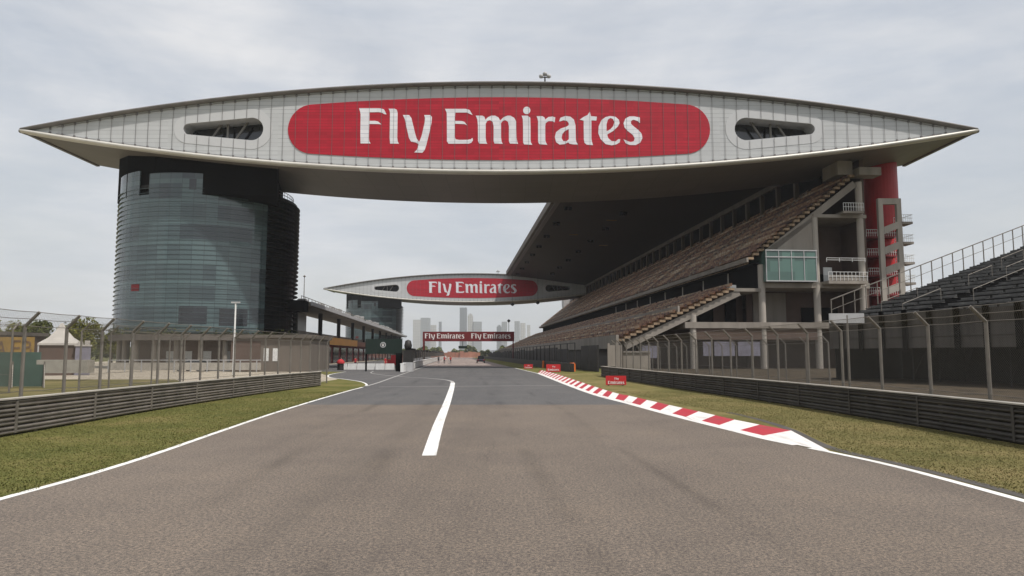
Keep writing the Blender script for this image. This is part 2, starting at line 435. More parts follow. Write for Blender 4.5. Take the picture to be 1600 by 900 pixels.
# verges
quadstrip('left_verge',-12,100,lambda y:-15.2 if y<62 else -15.2-(y-62)*.35,tl,-.008,MT['grass'],120)
quadstrip('right_verge',-12,82,tr_,lambda y:14.6,-.008,MT['drygrass'],120)
quadstrip('right_verge_far',82,330,lambda y:tr_(y),lambda y:W(17.5,y)[0],-.008,MT['grass'],60)
quadstrip('service_ground',30,240,lambda y:-120,lambda y:-14.8,-.020,MT['earth'],10)
quadstrip('rough_grass',5,62,lambda y:-120,lambda y:-15.1-max(0,(y-36))*.55,-.014,MT['drygrass'],30)
quadstrip('stand_apron',5,140,lambda y:14.5,lambda y:110,-.016,MT['apron'],10)
# painted lines
m=MB(); ribbon(left_edge,.16,.004,m)
tag(m.build('edge_line',MT['white_line']),kind='structure')
m=MB(); ribbon(smooth_path([(-9.95,47.3),(-10.28,54.5),(-11.3,68),(-13.0,92),(-14.73,116.45),(-20.25,203.64),W(-6.2,330)[:2],W(-6.2,700)[:2]],6),.16,.004,m)
tag(m.build('pit_exit_line',MT['worn_line']),kind='structure')
m=MB(); ribbon(smooth_path([(-17.6,90),(-16.3,82),(-13.6,74.6),(-10.43,68.4),(-7.85,64.9),(-5.9,61.0),(-4.9,57.4),(-4.52,54.0)],6),lambda t:.14+.16*t**3,.004,m)
tag(m.build('blend_line',MT['worn_line']),kind='structure')
m=MB(); ribbon(smooth_path([(-4.53,54.3),(-3.9,46),(-2.98,32.8),(-2.29,22.2),(-1.80,15.56)],8),lambda t:.33-.02*t,.0045,m)
tag(m.build('thick_line',MT['white_line']),kind='structure')
m=MB(); ribbon([(-8.9,47.6),(-3.1,48.6),(3.6,49.8)],.13,.0038,m)
tag(m.build('faint_line',MT['worn_line']),kind='structure')
m=MB(); ribbon([p for p in right_edge if p[1]<17.2],.17,.0045,m); tag(m.build('right_edge_line',MT['white_line']),kind='structure')
m=MB(); ribbon([p for p in right_edge if 16.9<p[1]<400],.15,.0050,m); tag(m.build('kerb_edge_line',MT['white_line']),kind='structure')
# kerb: alternating red and white teeth, each a slightly raised wedge
kin_d=[p for p in smooth_path(kin,10) if p[1]>18.9]
kout=smooth_path([(7.93,20.3),(7.42,23.2),(7.09,26.74),(6.74,29.9),(6.11,36.92),(5.62,43.03),(4.83,76.49),(3.9,96)],10)
def at_len(path,t):
    L=[0]
    for a,b in zip(path,path[1:]): L.append(L[-1]+math.dist(a,b))
    d=t*L[-1]
    for i in range(len(path)-1):
        if L[i+1]>=d:
            u=(d-L[i])/max(1e-9,L[i+1]-L[i]); return (path[i][0]+(path[i+1][0]-path[i][0])*u,path[i][1]+(path[i+1][1]-path[i][1])*u)
    return path[-1]
mr,mw=MB(),MB(); NK=45
for i in range(NK):
    t0=(i/NK)**1.0; t1=(i+1)/NK
    a,b=at_len(kin_d,t0),at_len(kin_d,t1); c,d=at_len(kout,t0),at_len(kout,t1)
    mm = mr if i%2==0 else mw
    ins=lambda p,q,f:(p[0]+(q[0]-p[0])*f,p[1]+(q[1]-p[1])*f)
    a2,b2=ins(a,c,.20),ins(b,d,.20)
    mw.add([(*a,.006),(*b,.006),(*b2,.006),(*a2,.006)],[(0,3,2,1)])
    mm.add([(*a2,.006),(*b2,.006),(*d,.035),(*c,.035)],[(0,3,2,1)])
    mm.add([(*c,.035),(*d,.035),(*d,-.02),(*c,-.02)],[(0,1,2,3)])
ke=MB()
ke.add([(*kin_d[0],.006),(7.93,20.3,.035),(7.20,16.2,.006)],[(0,2,1)])
kb=thing('kerb','red and white striped kerb along the right edge of the track','kerb',(0,0,0))
mr.build('red_teeth',MT['kerb_red'],kb); mw.build('white_teeth',MT['kerb_white'],kb); ke.build('white_end_wedge',MT['kerb_white'],kb)
m=MB(); ribbon(smooth_path([(8.2,27),(8.35,24.14),(8.14,20.9),(7.52,17.0),(7.80,14.32),(7.97,11.35),(8.02,2),(7.9,-12)],6),.26,-.002,m)
tag(m.build('drain_channel',MT['gutter']),kind='structure')

def tufts(name,label,n,fx,y0,y1,seed,mat):
    rj=random.Random(seed); m=MB()
    for i in range(n):
        y=y0+(y1-y0)*rj.random()**1.5; x=fx(y,rj.random()); h=rj.uniform(.006,.018); a=rj.uniform(0,3.14); w=rj.uniform(.006,.016)
        c,s_=math.cos(a)*w,math.sin(a)*w; lx,ly=rj.uniform(-.03,.03),rj.uniform(-.03,.03)
        m.add([(x-c,y-s_,-.008),(x+c,y+s_,-.008),(x+lx,y+ly,h)],[(0,1,2)])
    tag(m.build(name,mat),label,'grass',kind='stuff')
def fl(y,u):
    e=y_at(left_edge,y)-.07; return e-(6.1+.0*y)*u**1.6+.10*math.sin(y*5)*math.sin(y*1.7)*(u<.05)
def fr(y,u):
    e=y_at(right_edge,y)+.30 if y<16.8 else 7.62+(y-16.8)*.17 if y<21 else 8.35 if y<24 else 8.35-(y-24)*.13 if y<42 else 6.0
    return e+.04+(12.4-e)*u**1.2
tufts('grass_blades','short mown grass blades on the left verge',90000,fl,8.5,42,1,MT['blade'])
tufts('grass_blades','short drier grass blades on the right verge',60000,fr,9,42,2,MT['blade_dry'])
# ------------------------------------------------------------------ lettering
def A(l): return [((550+x/6.957),(150+y/6.957)) for x,y in l]
def B(l): return [((770+x/6.4),(150+y/6.4)) for x,y in l]
LET=[]
LET.append([A([(72,130),(300,130),(345,142),(375,198),(350,195),(325,180),(290,173),(190,175),(190,268),(250,267),(285,276),(322,308),(290,304),(190,302),(188,450),(192,490),(208,514),(97,514),(93,400),(92,200),(85,165)])])
LET.append([A([(395,135),(460,135),(485,147),(495,180),(495,450),(500,490),(515,517),(418,515),(412,450),(412,190),(408,160)])])
LET.append([A([(552,205),(620,205),(645,235),(662,300),(690,410),(708,465),(735,497),(760,430),(790,290),(794,240),(785,205),(850,205),(870,225),(865,290),(845,390),(812,530),(795,585),(770,616),(680,611),(712,580),(728,522),(700,505),(645,494),(622,455),(592,330),(575,250)])])
LET.append([A([(1010,137),(1235,137),(1280,150),(1312,205),(1285,193),(1250,178),(1125,178),(1120,268),(1190,269),(1225,280),(1255,318),(1225,304),(1120,300),(1120,440),(1130,468),(1170,476),(1260,474),(1295,468),(1312,452),(1318,480),(1300,507),(1270,517),(1052,517),(1035,490),(1033,300),(1030,180)])])
LET.append([[(743.5,180.5),(754,180.5),(757.5,182.5),(758.5,187),(763,182.5),(768,180.5),(774,180.5),(779,183),(782,188),(787,183),(793,180.5),(798,180.5),(804,184),(807,190),(807.5,215),(808.6,221),(810,224.5),(797,224),(795.5,220),(795.5,197),(794,190),(790,187.5),(786,188.5),(783.2,192.5),(783.3,215),(784.2,221),(786,224.5),(773,224),(771.6,220),(771.6,197),(770,190),(766,187.5),(762,188.5),(759.2,193),(759.2,215),(760.2,221),(762,224.5),(749,224),(747.3,220),(747,195),(746,186)]])
LET.append([B([(290,195),(350,195),(378,215),(380,300),(380,440),(385,465),(398,487),(315,482),(305,460),(305,300),(303,230)])])
LET.append([B([(342+37*math.cos(2*math.pi*i/18),142+38*math.sin(2*math.pi*i/18)) for i in range(18)])])
LET.append([B([(440,200),(500,200),(522,215),(525,235),(560,208),(600,203),(628,212),(622,262),(600,251),(560,250),(532,270),(527,300),(527,440),(535,465),(548,487),(465,480),(455,455),(455,250),(450,225)])])
LET.append([B([(665,252),(680,215),(730,198),(780,205),(815,235),(830,290),(832,430),(838,460),(855,485),(800,482),(770,476),(755,462),(720,480),(670,485),(635,460),(622,410),(635,360),(680,325),(740,305),(762,290),(762,270),(745,248),(710,241),(682,252)]),B([(762,330),(722,350),(697,380),(690,420),(707,450),(740,450),(762,430)])])
LET.append([B([(975,153),(985,200),(1045,205),(1040,245),(990,242),(988,430),(995,460),(1003,490),(940,485),(918,465),(912,430),(912,245),(872,235),(915,205),(950,190)])])
LET.append([B([(1146,384),(1156,420),(1190,449),(1230,452),(1257,430),(1276,430),(1272,460),(1240,482),(1190,492),(1130,480),(1080,430),(1057,370),(1062,300),(1090,240),(1130,210),(1175,198),(1230,205),(1265,235),(1272,270),(1255,302),(1208,347)]),B([(1140,352),(1180,330),(1207,300),(1219,260),(1206,228),(1180,218),(1155,235),(1141,282)])])
LET.append([B([(1475,213),(1476,270),(1450,248),(1412,235),(1387,248),(1385,275),(1410,300),(1460,340),(1490,375),(1498,420),(1475,465),(1430,489),(1370,489),(1330,472),(1308,430),(1340,446),(1380,459),(1412,450),(1420,420),(1400,385),(1350,347),(1320,312),(1311,270),(1330,225),(1370,202),(1420,201)])])
def lettering(parent, loc, sx, sz, mat, cx=780, cy=200, only=None, ex=.02, name='lettering'):
    loops=[]
    for i,l in enumerate(LET):
        if only and i not in only: continue
        for lp in l: loops.append([((x-cx)*sx,(cy-y)*sz) for x,y in lp])
    return fill_outline(name,loops,ex,mat,parent,loc)
LW,LH=453,66          # lettering extent in its own units (561..1004 wide, 167..237 high)

# ------------------------------------------------------------------ the wing-shaped bridge buildings
L,HT,HB,ZC=69.5,7.0,6.1,6.1   # local z=0 is the lowest point of the front lip
YB=19.0
zt=lambda x: ZC+HT*(1-(x/L)**2)
zb=lambda x: ZC-HB*(1-(x/L)**2)
def teardrop(sgn, g=0.0):
    bx,sx_,br,sr=36.1,45.3,1.68+g,.80+g
    d=sx_-bx; a=math.acos((br-sr)/d); pts=[]
    n=14
    # big end faces the middle of the wing
    for i in range(n+1):
        t=a+(2*math.pi-2*a)*i/n; pts.append((-bx - br*math.cos(t), br*math.sin(t)))
    for i in range(n+1):
        t=-a+(2*a)*i/n; pts.append((-sx_ - sr*math.cos(t), sr*math.sin(t)))
    zc=6.4
    return [(x*sgn,zc+z) for x,z in pts]
def make_wing(name,label,loc):
    w=thing(name,label,'bridge building',loc)
    n=56; xs=[-L+2*L*i/n for i in range(n+1)]
    def sec(x,y):
        k = 1.0 if y<1 else .93
        return zb(x)-(0.55*(1-(x/L)**2) if y>1 else 0), ZC+(zt(x)-ZC)*k
    # top, soffit, back
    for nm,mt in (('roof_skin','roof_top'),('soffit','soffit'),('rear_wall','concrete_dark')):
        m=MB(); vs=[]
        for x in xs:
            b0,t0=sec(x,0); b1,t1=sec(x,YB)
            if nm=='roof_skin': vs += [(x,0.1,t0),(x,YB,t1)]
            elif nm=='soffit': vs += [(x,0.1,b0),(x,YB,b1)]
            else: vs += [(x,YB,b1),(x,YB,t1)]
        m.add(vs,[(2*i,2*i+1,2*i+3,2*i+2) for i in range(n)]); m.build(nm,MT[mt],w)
    # facade with its two teardrop openings
    out=[(x,zb(x)) for x in xs]+[(x,zt(x)) for x in reversed(xs[1:-1])]
    fac=fill_outline('facade_cladding',[out,teardrop(1),teardrop(-1)],.05,MT['facade'],w,(0,.24,0))
    for sg in (1,-1):
        s=fill_outline('opening_surround',[teardrop(sg,1.35),teardrop(sg,.02)],.03,MT['surround'],fac,(0,-.06,0))
        m=MB(); td=teardrop(sg); k=len(td)
        m.add([(x,.3,z) for x,z in td]+[(x,3.2,z) for x,z in td],[(i,(i+1)%k,k+(i+1)%k,k+i) for i in range(k)])
        m.build('opening_reveal',MT['grey_paint'],fac,(0,-.24,0))
        m=MB(); zc=6.4
        m.box(*(sorted((sg*-34,sg*-47))),3.25,3.3,3.6,9.2)
        m.build('opening_back',MT['window_dark'],fac,(0,-.24,0))
        m=MB()
        for xa,xb in ((-43.3,-40.9),(-40.3,-40.3),(-39.7,-37.2)):
            m.bar((sg*xa,2.0,zc-2.0),(sg*xb,2.0,zc+1.9),.28,.28,up=(0,1,0))
        m.build('opening_strut',MT['trim_top'],fac,(0,-.24,0))
    # mullion rods with their standoff brackets
    m=MB(); x=-L+4.0; step=1.79
    def in_red(x): return abs(x)<30.6
    while x<L-3.8:
        a,b=zb(x)+.35,zt(x)-.35
        segs=[(a,b)]
        for sg in (1,-1):
            td=teardrop(sg,.05); zz=[]
            for (x0,z0),(x1,z1) in zip(td,td[1:]+td[:1]):
                if (x0-x)*(x1-x)<0: zz.append(z0+(z1-z0)*(x-x0)/(x1-x0))
            if len(zz)==2:
                zz.sort(); segs=[(a,zz[0]-1.35),(zz[1]+1.35,b)] if False else [(a,zz[0]),(zz[1],b)]
        for s0,s1 in segs:
            if s1>s0: m.box(x-.018,x+.018,.055,.095,s0,s1)
        for z in (a+.05,b-.05): m.box(x-.13,x+.13,.02,.22,z-.16,z+.16)
        x+=step
    for f,dz in ((zb,.42),(zt,-.42)):
        for i in range(2,n-2): m.bar((xs[i],.08,f(xs[i])+dz),(xs[i+1],.08,f(xs[i+1])+dz),.05)
    m.build('mullion_grid',MT['mullion'],w)
    # rims
    for nm,fn,mt,hh,dz in (('upper_rim',zt,'trim_top',.30,.10),('lower_rim',zb,'trim_low',.34,-.05)):
        m=MB(); vs=[]; K=10
        for x in xs:
            for k in range(K):
                t=2*math.pi*k/K; vs.append((x,.15+.75*math.cos(t),fn(x)+dz+hh*math.sin(t)))
        m.add(vs,[(i*K+k,i*K+(k+1)%K,(i+1)*K+(k+1)%K,(i+1)*K+k) for i in range(n) for k in range(K)])
        m.build(nm,MT[mt],w,smooth=True)
    m=MB()   # tip fairings
    for sg in (1,-1):
        m=MB(); m.cyl((sg*(L-.6),.2,ZC),(sg*(L+.5),.2,ZC),.62,.25,12); m.bar((sg*L,.1,ZC),(sg*L,YB,ZC),.5,.45)
        m.build('tip_cap',MT['trim_top'],w)
    # billboard
    top=[]; bot=[]; XE=27.2
    for i in range(41):
        x=-XE+2*XE*i/40; top.append((x,zt(x)-1.95)); bot.append((x,zb(x)+1.75))
    def cap(sg):
        z1,z0=zt(XE)-1.95,zb(XE)+1.75; c=(z1+z0)/2; r=(z1-z0)/2
        return [(sg*(XE+3.6*math.sin(t)),c+r*math.cos(t)) for t in [math.pi*i/16 for i in range(1,16)]]
    loop=top+cap(1)+bot[::-1]+[p for p in reversed(cap(-1))]
    pan=fill_outline('red_billboard',[loop],.03,MT['panel_red'],w,(0,.14,0))
    lettering(pan,(0,-.08,0),.0933,.0957,MT['letter'],780,131+137*.0,ex=.02)
    for c in pan.children:
        c.location=(0,-.045,zt(0))
    return w
MT['surround']=weathered('pale opening surround',(.53,.535,.54),.4,0,.05,.3)
MT['mullion']=weathered('mullion steel',(.17,.16,.16),.6,.1,.2,1)
wing1=make_wing('wing_bridge','huge wing shaped bridge building in front, red billboard with white letters across the track',(-1.9,100,28.5))
wing2=copy_tree(wing1); wing2.location=(-18.7,329.5,26.6)
tag(wing2,'far wing shaped bridge building beyond the roofed stand, small in the distance, half in shade')
# lamps / camera clusters on the wings
def make_cluster():
    t=thing('roof_floodlight','','floodlight')
    m=MB(); m.cyl((0,0,0),(0,0,1.0),.12,.1); m.bar((-.7,0,.85),(.7,0,.85),.1); m.build('mast',MT['dark_steel'],t)
    for x in (-.55,.0,.55):
        m=MB(); m.lathe((x,-.1,1.0 if x else 1.35),[(0,-.32),(.28,-.22),(.36,0),(.28,.22),(0,.34)],12)
        m.build('lamp_head',MT['grey_paint'],t,smooth=True)
    return t
c1=make_cluster(); c1.location=(4.85,100.4,41.9); tag(c1,'cluster of round lamp heads on top rim of the near wing bridge','floodlight','lamp clusters on the wing rims')
c2=copy_tree(c1); c2.location=(-6.6,329.9,39.9); tag(c2,'tiny lamp cluster on top rim of the far wing bridge','floodlight','lamp clusters on the wing rims')

# ------------------------------------------------------------------ glass towers under the left tips
def ring_sector(m,r0,r1,z0,z1,a0,a1,n=40,mi=0):
    m.lathe((0,0,0),[(r0,z0),(r1,z0),(r1,z1),(r0,z1),(r0,z0)],n,a0,a1,mi)
def make_tower(name,label,loc):
    t=thing(name,label,'tower',loc); d=R
    m=MB(); m.lathe((0,0,0),[(15.0,4.2),(15.0,27.2),(0,27.2)],72); m.build('drum',MT['glass_dark'],t,smooth=False)
    m=MB(); m.extrude_z([(-15.3,3),(-15.6,-2),(-13.9,-8.0),(-10,-12.2),(-4,-14.6),(3,-15.1),(17.3,-15.0),(14.2,-5.2),(11.3,6),(0,14),(-10,10)],25.9,36.2); m.build('neck',MT['black'],t)
    m=MB(); ring_sector(m,14.9,15.4,26.9,27.5,0,2*math.pi,72); m.build('roof_edge',MT['dark_steel'],t)
    m=MB()
    for i in range(30):
        a=R(-50+i*5); m.cyl((14.6*math.cos(a),14.6*math.sin(a),27.4),(14.6*math.cos(a),14.6*math.sin(a),28.7),.04,n=5)
    for z in (28.2,28.7): m.lathe((0,0,z),[(14.55,0),(14.65,0),(14.65,.07),(14.55,.07)],40,R(-50),R(95))
    m.build('roof_railing',MT['galv'],t)
    # free standing glass screen wrapped round the front and left
    m=MB()
    for a0,a1,z1 in ((190,245,29.7),(245,253,25.9),(253,308,29.1),(308,314,27.7),(314,328,25.6)):
        ring_sector(m,15.55,15.75,5.2,z1,d(a0),d(a1),max(3,int((a1-a0)/4)))
    m.build('glass_screen',MT['glass_screen'],t)
    m=MB()
    for i in range(31):
        z=5.4+i*.715
        ring_sector(m,15.6,15.98,z,z+.04,d(140),d(226),30); ring_sector(m,15.7,15.84,z,z+.03,d(226),d(328),50)
    m.build('louvres',MT['louvre'],t)
    m=MB()
    for i in range(31):
        z=5.4+i*.715; ring_sector(m,15.0,15.9,z,z+.05,d(328.5),d(430),40)
    m.build('dark_louvres',MT['dark_steel'],t)
    for a0,a1,z0,z1,k in ((276,292,6.6,9.2,0),(299,316,6.4,9.0,0),(242,249,11.5,12.5,1),(304,316,18.6,19.2,2),(279,283,26.6,28.2,0)):
        m=MB(); ring_sector(m,15.76,15.80,z0,z1,d(a0),d(a1),6); m.build('pane',[MT['window_dark'],MT['red_dark'],MT['louvre']][k],t)

    # ground storey
    m=MB(); m.cyl((0,0,0),(0,0,4.2),12.4,12.4,48); m.build('ground_storey_wall',MT['concrete_warm'],t)
    m=MB(); ring_sector(m,12.0,16.4,4.2,5.1,0,2*math.pi,64); m.build('floor_ledge',MT['concrete_dark'],t)
    for i in range(24):
        a=R(i*15+4); m=MB(); m.cyl((14.6*math.cos(a),14.6*math.sin(a),0),(14.6*math.cos(a),14.6*math.sin(a),4.25),.42,n=12); m.build('column',MT['concrete'],t)
    m=MB()
    for a in (248,262,276,290,304):
        ring_sector(m,12.42,12.5,.1,2.6,d(a),d(a+6),3)
    m.build('doors',MT['window_pale'],t)
    m=MB(); rr=random.Random(3)
    for i in range(900):
        a=rr.uniform(0,6.28); r=rr.uniform(15.8,16.6); z=5.1+rr.random()**2*.9
        p=Vector((r*math.cos(a),r*math.sin(a),z)); v=[p+Vector((rr.uniform(-.25,.25),rr.uniform(-.25,.25),rr.uniform(-.2,.25))) for _ in range(3)]
        m.add(v,[(0,1,2)])
    m.build('ledge_planting',MT['leaf_dark'],t)
    t.scale=(.878,.878,1)
    return t
tow1=make_tower('glass_tower','big round glass tower with horizontal louvres under the left end of the near wing',(-50.2,116.6,0))
tow2=copy_tree(tow1); tow2.location=(-50.2-17.2,345.5,-2.0)
tag(tow2,'distant round glass tower under the left end of the far wing')

# ------------------------------------------------------------------ grandstand with its roof
O=(23.5,101.6,0)
gs=thing('main_grandstand','long concrete grandstand with two steep tiers of faded seats right of the straight','grandstand',W(*O),TRK)
Y0,Y1=101.6,372.0
def tier(nm,x0,z0,x1,z1,n,yn0,yn1):
    m=MB(O); dx=(x1-x0)/n; dz=(z1-z0)/n; th=.34
    topp=[(x0,z0)]
    for i in range(n): topp += [(x0+i*dx,z0+(i+1)*dz),(x0+(i+1)*dx,z0+(i+1)*dz)]
    bot=[(x+ (0.0),z-th) for x,z in topp]
    for (a,b) in zip(topp,topp[1:]): m.add([(a[0],yn0,a[1]),(b[0],yn0,b[1]),(b[0],yn1,b[1]),(a[0],yn1,a[1])],[(0,1,2,3)])
    for (a,b) in zip(bot,bot[1:]): m.add([(a[0],yn0,a[1]),(b[0],yn0,b[1]),(b[0],yn1,b[1]),(a[0],yn1,a[1])],[(0,3,2,1)])
    for y in (yn0,yn1):
        for i in range(len(topp)-1):
            m.add([(topp[i][0],y,topp[i][1]),(topp[i+1][0],y,topp[i+1][1]),(bot[i+1][0],y,bot[i+1][1]),(bot[i][0],y,bot[i][1])],[(0,1,2,3)])
    return m.build(nm,MT['step_edge'],gs),dx,dz
UT,udx,udz=tier('upper_tier',43.4,16.0,60.6,29.6,21,Y0,Y1)
LTt,ldx,ldz=tier('lower_tier',23.5,4.0,41.1,12.0,20,Y0,Y1+28)
# one row of seats, shared mesh
sm=MB(); y=0.6; cnt=0
while y<Y1-Y0-1:
    if cnt%26 not in (24,25):
        sm.box(.34,.76,y,y+.46,.34,.40); sm.box(.70,.78,y,y+.46,.40,.80)
    cnt+=1; y+=.52
seat0=sm.build('seat_row',MT['seats'],gs); seat0.location=(0,0,-50)
first=True
for (x0,z0,dx,dz,n) in ((43.4,16.0,udx,udz,21),(23.5,4.0,ldx,ldz,20)):
    for i in range(n):
        o=seat0 if first else seat0.copy()
        if not first: COL.objects.link(o)
        first=False
        o.location=(x0+i*dx-O[0],0,z0+(i+1)*dz)
rj=random.Random(31)
for a in range(1,20):
    y=Y0+.6+a*26*.52-1.04
    if y>Y1-3: break
    m=MB(O)
    for (x0,z0,dx,dz,n) in ((43.4,16.0,udx,udz,21),(23.5,4.0,ldx,ldz,20)):
        for i in range(n): m.box(x0+i*dx+.02,x0+i*dx+.35,y+.05,y+.95,z0+(i+1)*dz,z0+(i+1)*dz+dz*.5)
        m.bar((x0+.3,y+.5,z0+1.4),(x0+n*dx-.4,y+.5,z0+n*dz+.8),.07)
    m.build('aisle_steps',MT['concrete'],gs)
# raker beams, columns
CX=[(34.9,8.0),(45.6,15.6),(54.2,23.2),(61.5,28.6)]
for k,yy in enumerate([Y0+.7+i*12 for i in range(9)]):
    m=MB(O)
    m.bar((46.2,yy,17.2),(60.8,yy,28.3),.6,1.0,up=(0,0,1))
    m.bar((24.5,yy,3.3),(42,yy,11.4),.6,1.0,up=(0,0,1))
    m.build('raker_beam',MT['concrete'],gs)
    for j,(cx,ct) in enumerate(CX):
        m=MB(O); m.cyl((cx,yy,0),(cx,yy,ct),.50,.50,16); m.build('column',MT['concrete_light'],gs)
# floor plates and walls behind the columns
def gp(nm,mt,*boxes):
    for b in boxes:
        m=MB(O); m.box(*b); o=m.build(nm,MT[mt],gs)
    return o
gp('floor_plate','concrete',(33.5,62.2,Y0+.1,Y1,6.0,6.9),(45.4,62.4,Y0+.3,Y1,12.1,12.9),(41.1,45.4,Y0+.3,Y1,11.5,12.0),(53.9,62.3,Y0+.2,Y1,22.9,23.4))
gp('sky_block_wall','concrete_warm',(62.3,62.9,Y0+1.5,Y1,0,33.4))  # wall added behind the stand to block sky light
gp('inner_wall','concrete_warm',(33.0,62.2,Y0+9,Y0+9.4,0,6.0),(30.0,33.0,Y0+9,Y0+9.4,0,5.2))
m=MB(O); m.extrude_y([(46,0),(62.2,0),(62.2,22.9),(52.8,22.9),(46,17.2)],Y0+7.5,Y0+7.9); m.build('inner_wall',MT['concrete_warm'],gs)
m=MB(O); m.extrude_y([(36,6.92),(46,6.92),(46,12),(41.4,12),(36,9.5)],Y0+9,Y0+9.4); m.build('inner_wall',MT['concrete_warm'],gs)
gp('plain_panel','concrete',(47.0,52.4,Y0+7.2,Y0+7.45,6.95,11.9),)
gp('dark_opening','black',(55,61,Y0+7.2,Y0+7.45,7.0,9.6),(56,60.5,Y0+7.2,Y0+7.45,13.0,15.0),(38.5,41.0,Y0+8.7,Y0+8.95,7.0,9.6),(43,44.8,Y0+8.7,Y0+8.95,7.0,11))
gp('brown_spandrel','concrete_warm',(34.8,54,Y0+.35,Y0+.6,4.3,6.0))
m=MB(O); m.add([(46.2,Y0+.4,17.7),(53.7,Y0+.4,17.7),(53.7,Y0+.4,22.9),(46.2,Y0+.4,17.75)],[(0,1,2,3)])
m.extrude_y([(46.2,17.75),(53.7,17.75),(53.7,23.4),(52.6,22.5),(46.2,17.6)][0:3]+[(53.7,23.0),(47.0,17.9)],Y0+.41,Y0+.7)
m.build('gable_wall',MT['concrete'],gs)
# green glass box
gb=gp('glass_box','green_glass',(45.7,53.5,Y0-.9,Y0+6,13.0,17.65))
m=MB(O)
for x in [45.7,47.65,49.6,51.55,53.45]: m.box(x-.05,x+.05,Y0-.98,Y0-.9,13.0,17.65)
for z in (13.0,16.6,17.6): m.box(45.6,53.6,Y0-1.0,Y0-.9,z-.08,z+.08)
m.build('glazing_bars',MT['grey_paint'],gb,loc=(0,0,0))
# right hand balcony and upper balcony
def railing(m,x0,x1,y,z,h=1.05,step=.6,top=.06):
    x=x0
    while x<=x1+.01: m.box(x-.025,x+.025,y-.025,y+.025,z,z+h); x+=step
    for zz in (z+h,z+h*.5): m.box(x0,x1,y-top/2,y+top/2,zz-top/2,zz+top/2)
m=MB(O); m.box(54.9,61.0,Y0-1.6,Y0+4,12.6,13.05); m.box(54.9,61.0,Y0-1.55,Y0-1.5,13.1,13.9); b1=m.build('balcony',MT['concrete'],gs)
m=MB(O); railing(m,54.9,61.0,Y0-1.6,13.05,1.3); railing(m,54.9,61.0,Y0-1.2,15.9,.6,2.0); m.build('balcony_railing',MT['white_paint'],b1)
m=MB(O); m.box(56.6,58.0,Y0+3.0,Y0+3.1,13.05,15.6); m.build('balcony_door',MT['window_pale'],b1)
m=MB(O); m.box(58.0,61.2,Y0-1.0,Y0+3,23.4,23.75); b2=m.build('balcony',MT['concrete'],gs)
m=MB(O); railing(m,58.0,61.2,Y0-1.0,23.75,1.2,.4); m.build('balcony_railing',MT['white_paint'],b2)
m=MB(O); m.box(58.2,60.6,Y0+.5,Y0+5,29.7,31.9); m.box(60.9,64.4,Y0-.8,Y0+1.6,29.4,30.6); m.build('stair_head',MT['concrete'],gs)
# dark hospitality band between the tiers, upper parapet
gp('hospitality_band','black',(45.2,45.4,Y0+1,Y1,12.05,15.8))
gp('band_soffit','black',(43.4,45.3,Y0+.5,Y1,15.75,15.9))
gp('parapet','concrete',(43.1,43.4,Y0,Y1,15.9,16.6))
gp('lower_parapet','concrete',(23.1,23.5,Y0,Y1+28,3.0,5.0))
gp('cross_gangway','concrete',(32.5,32.75,Y0+.2,Y1,8.0,9.3))
m=MB(O); rr=random.Random(5); y=Y0+3
while y<Y1:
    if rr.random()<.75: m.box(41.6,42.6,y,y+rr.uniform(.8,2.0),12.0,12.0+rr.uniform(.5,.8))
    y+=rr.uniform(1.5,4.5)
m.build('terrace_tables',MT['white_paint'],gs)
# arcade under the roof
m=MB(O); m.box(59.4,59.9,118,330,33.3,34.3)
yy=118
while yy<330: m.box(59.3,60.0,yy,yy+.7,28.9,33.4); yy+=7.0
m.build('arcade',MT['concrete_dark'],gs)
gp('arcade_back','black',(60.8,61.0,112,Y1,29,34.2))
# pillars carrying the roof edge wall; far block
gp('far_stair_block','grey_paint',(56,62,Y1-3,Y1+4,27,33.5))
# front base: dark debris wall and panels
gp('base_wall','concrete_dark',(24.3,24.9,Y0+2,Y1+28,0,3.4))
gp('poster_panel','poster',(35.8,37.3,Y0+.3,Y0+.35,1.9,4.0),(37.9,41.0,Y0+.3,Y0+.35,1.9,4.0),(41.5,44.9,Y0+.3,Y0+.35,1.9,4.0),(27.0,29.3,Y0+.3,Y0+.35,1.6,3.4)) if 'poster' in MT else None
MT['poster']=weathered('faded lilac poster',(.22,.21,.26),.6,0,.3,.7)
gp('poster_panel','poster',(36.2,37.6,Y0+.3,Y0+.35,1.9,4.0),(37.9,41.0,Y0+.3,Y0+.35,1.9,4.0),(41.5,44.9,Y0+.3,Y0+.35,1.9,4.0),(27.0,29.3,Y0+.3,Y0+.35,1.6,3.4))

# roof over the stand
ro=thing('grandstand_roof','vast dark flat roof over the grandstand running from the near wing to the far wing','roof',W(23.3,117.6,0),TRK)
OR=(23.3,117.6,0)
xr=[23.3,24.3,32,41,50,62.6]; zr=[39.35,39.0,38.1,36.9,35.6,34.0]
ya=lambda x:117.6-(x-23.3)*.0773; yb_=lambda x:328.6-(x-23.3)*.0773
m=MB(OR); mt_=MB(OR)
for i in range(len(xr)-1):
    a,b=i,i+1
    m.add([(xr[a],ya(xr[a]),zr[a]),(xr[b],ya(xr[b]),zr[b]),(xr[b],yb_(xr[b]),zr[b]),(xr[a],yb_(xr[a]),zr[a])],[(0,3,2,1)])
    mt_.add([(xr[a],ya(xr[a]),zr[a]+1.3),(xr[b],ya(xr[b]),zr[b]+1.3),(xr[b],yb_(xr[b]),zr[b]+1.3),(xr[a],yb_(xr[a]),zr[a]+1.3)],[(0,1,2,3)])
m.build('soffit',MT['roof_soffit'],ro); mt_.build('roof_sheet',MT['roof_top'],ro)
m=MB(OR); m.box(22.6,23.3,ya(23),yb_(23),39.1,40.9); m.box(62.6,63.0,ya(62),yb_(62),33.9,35.4); m.build('fascia',MT['concrete_dark'],ro)
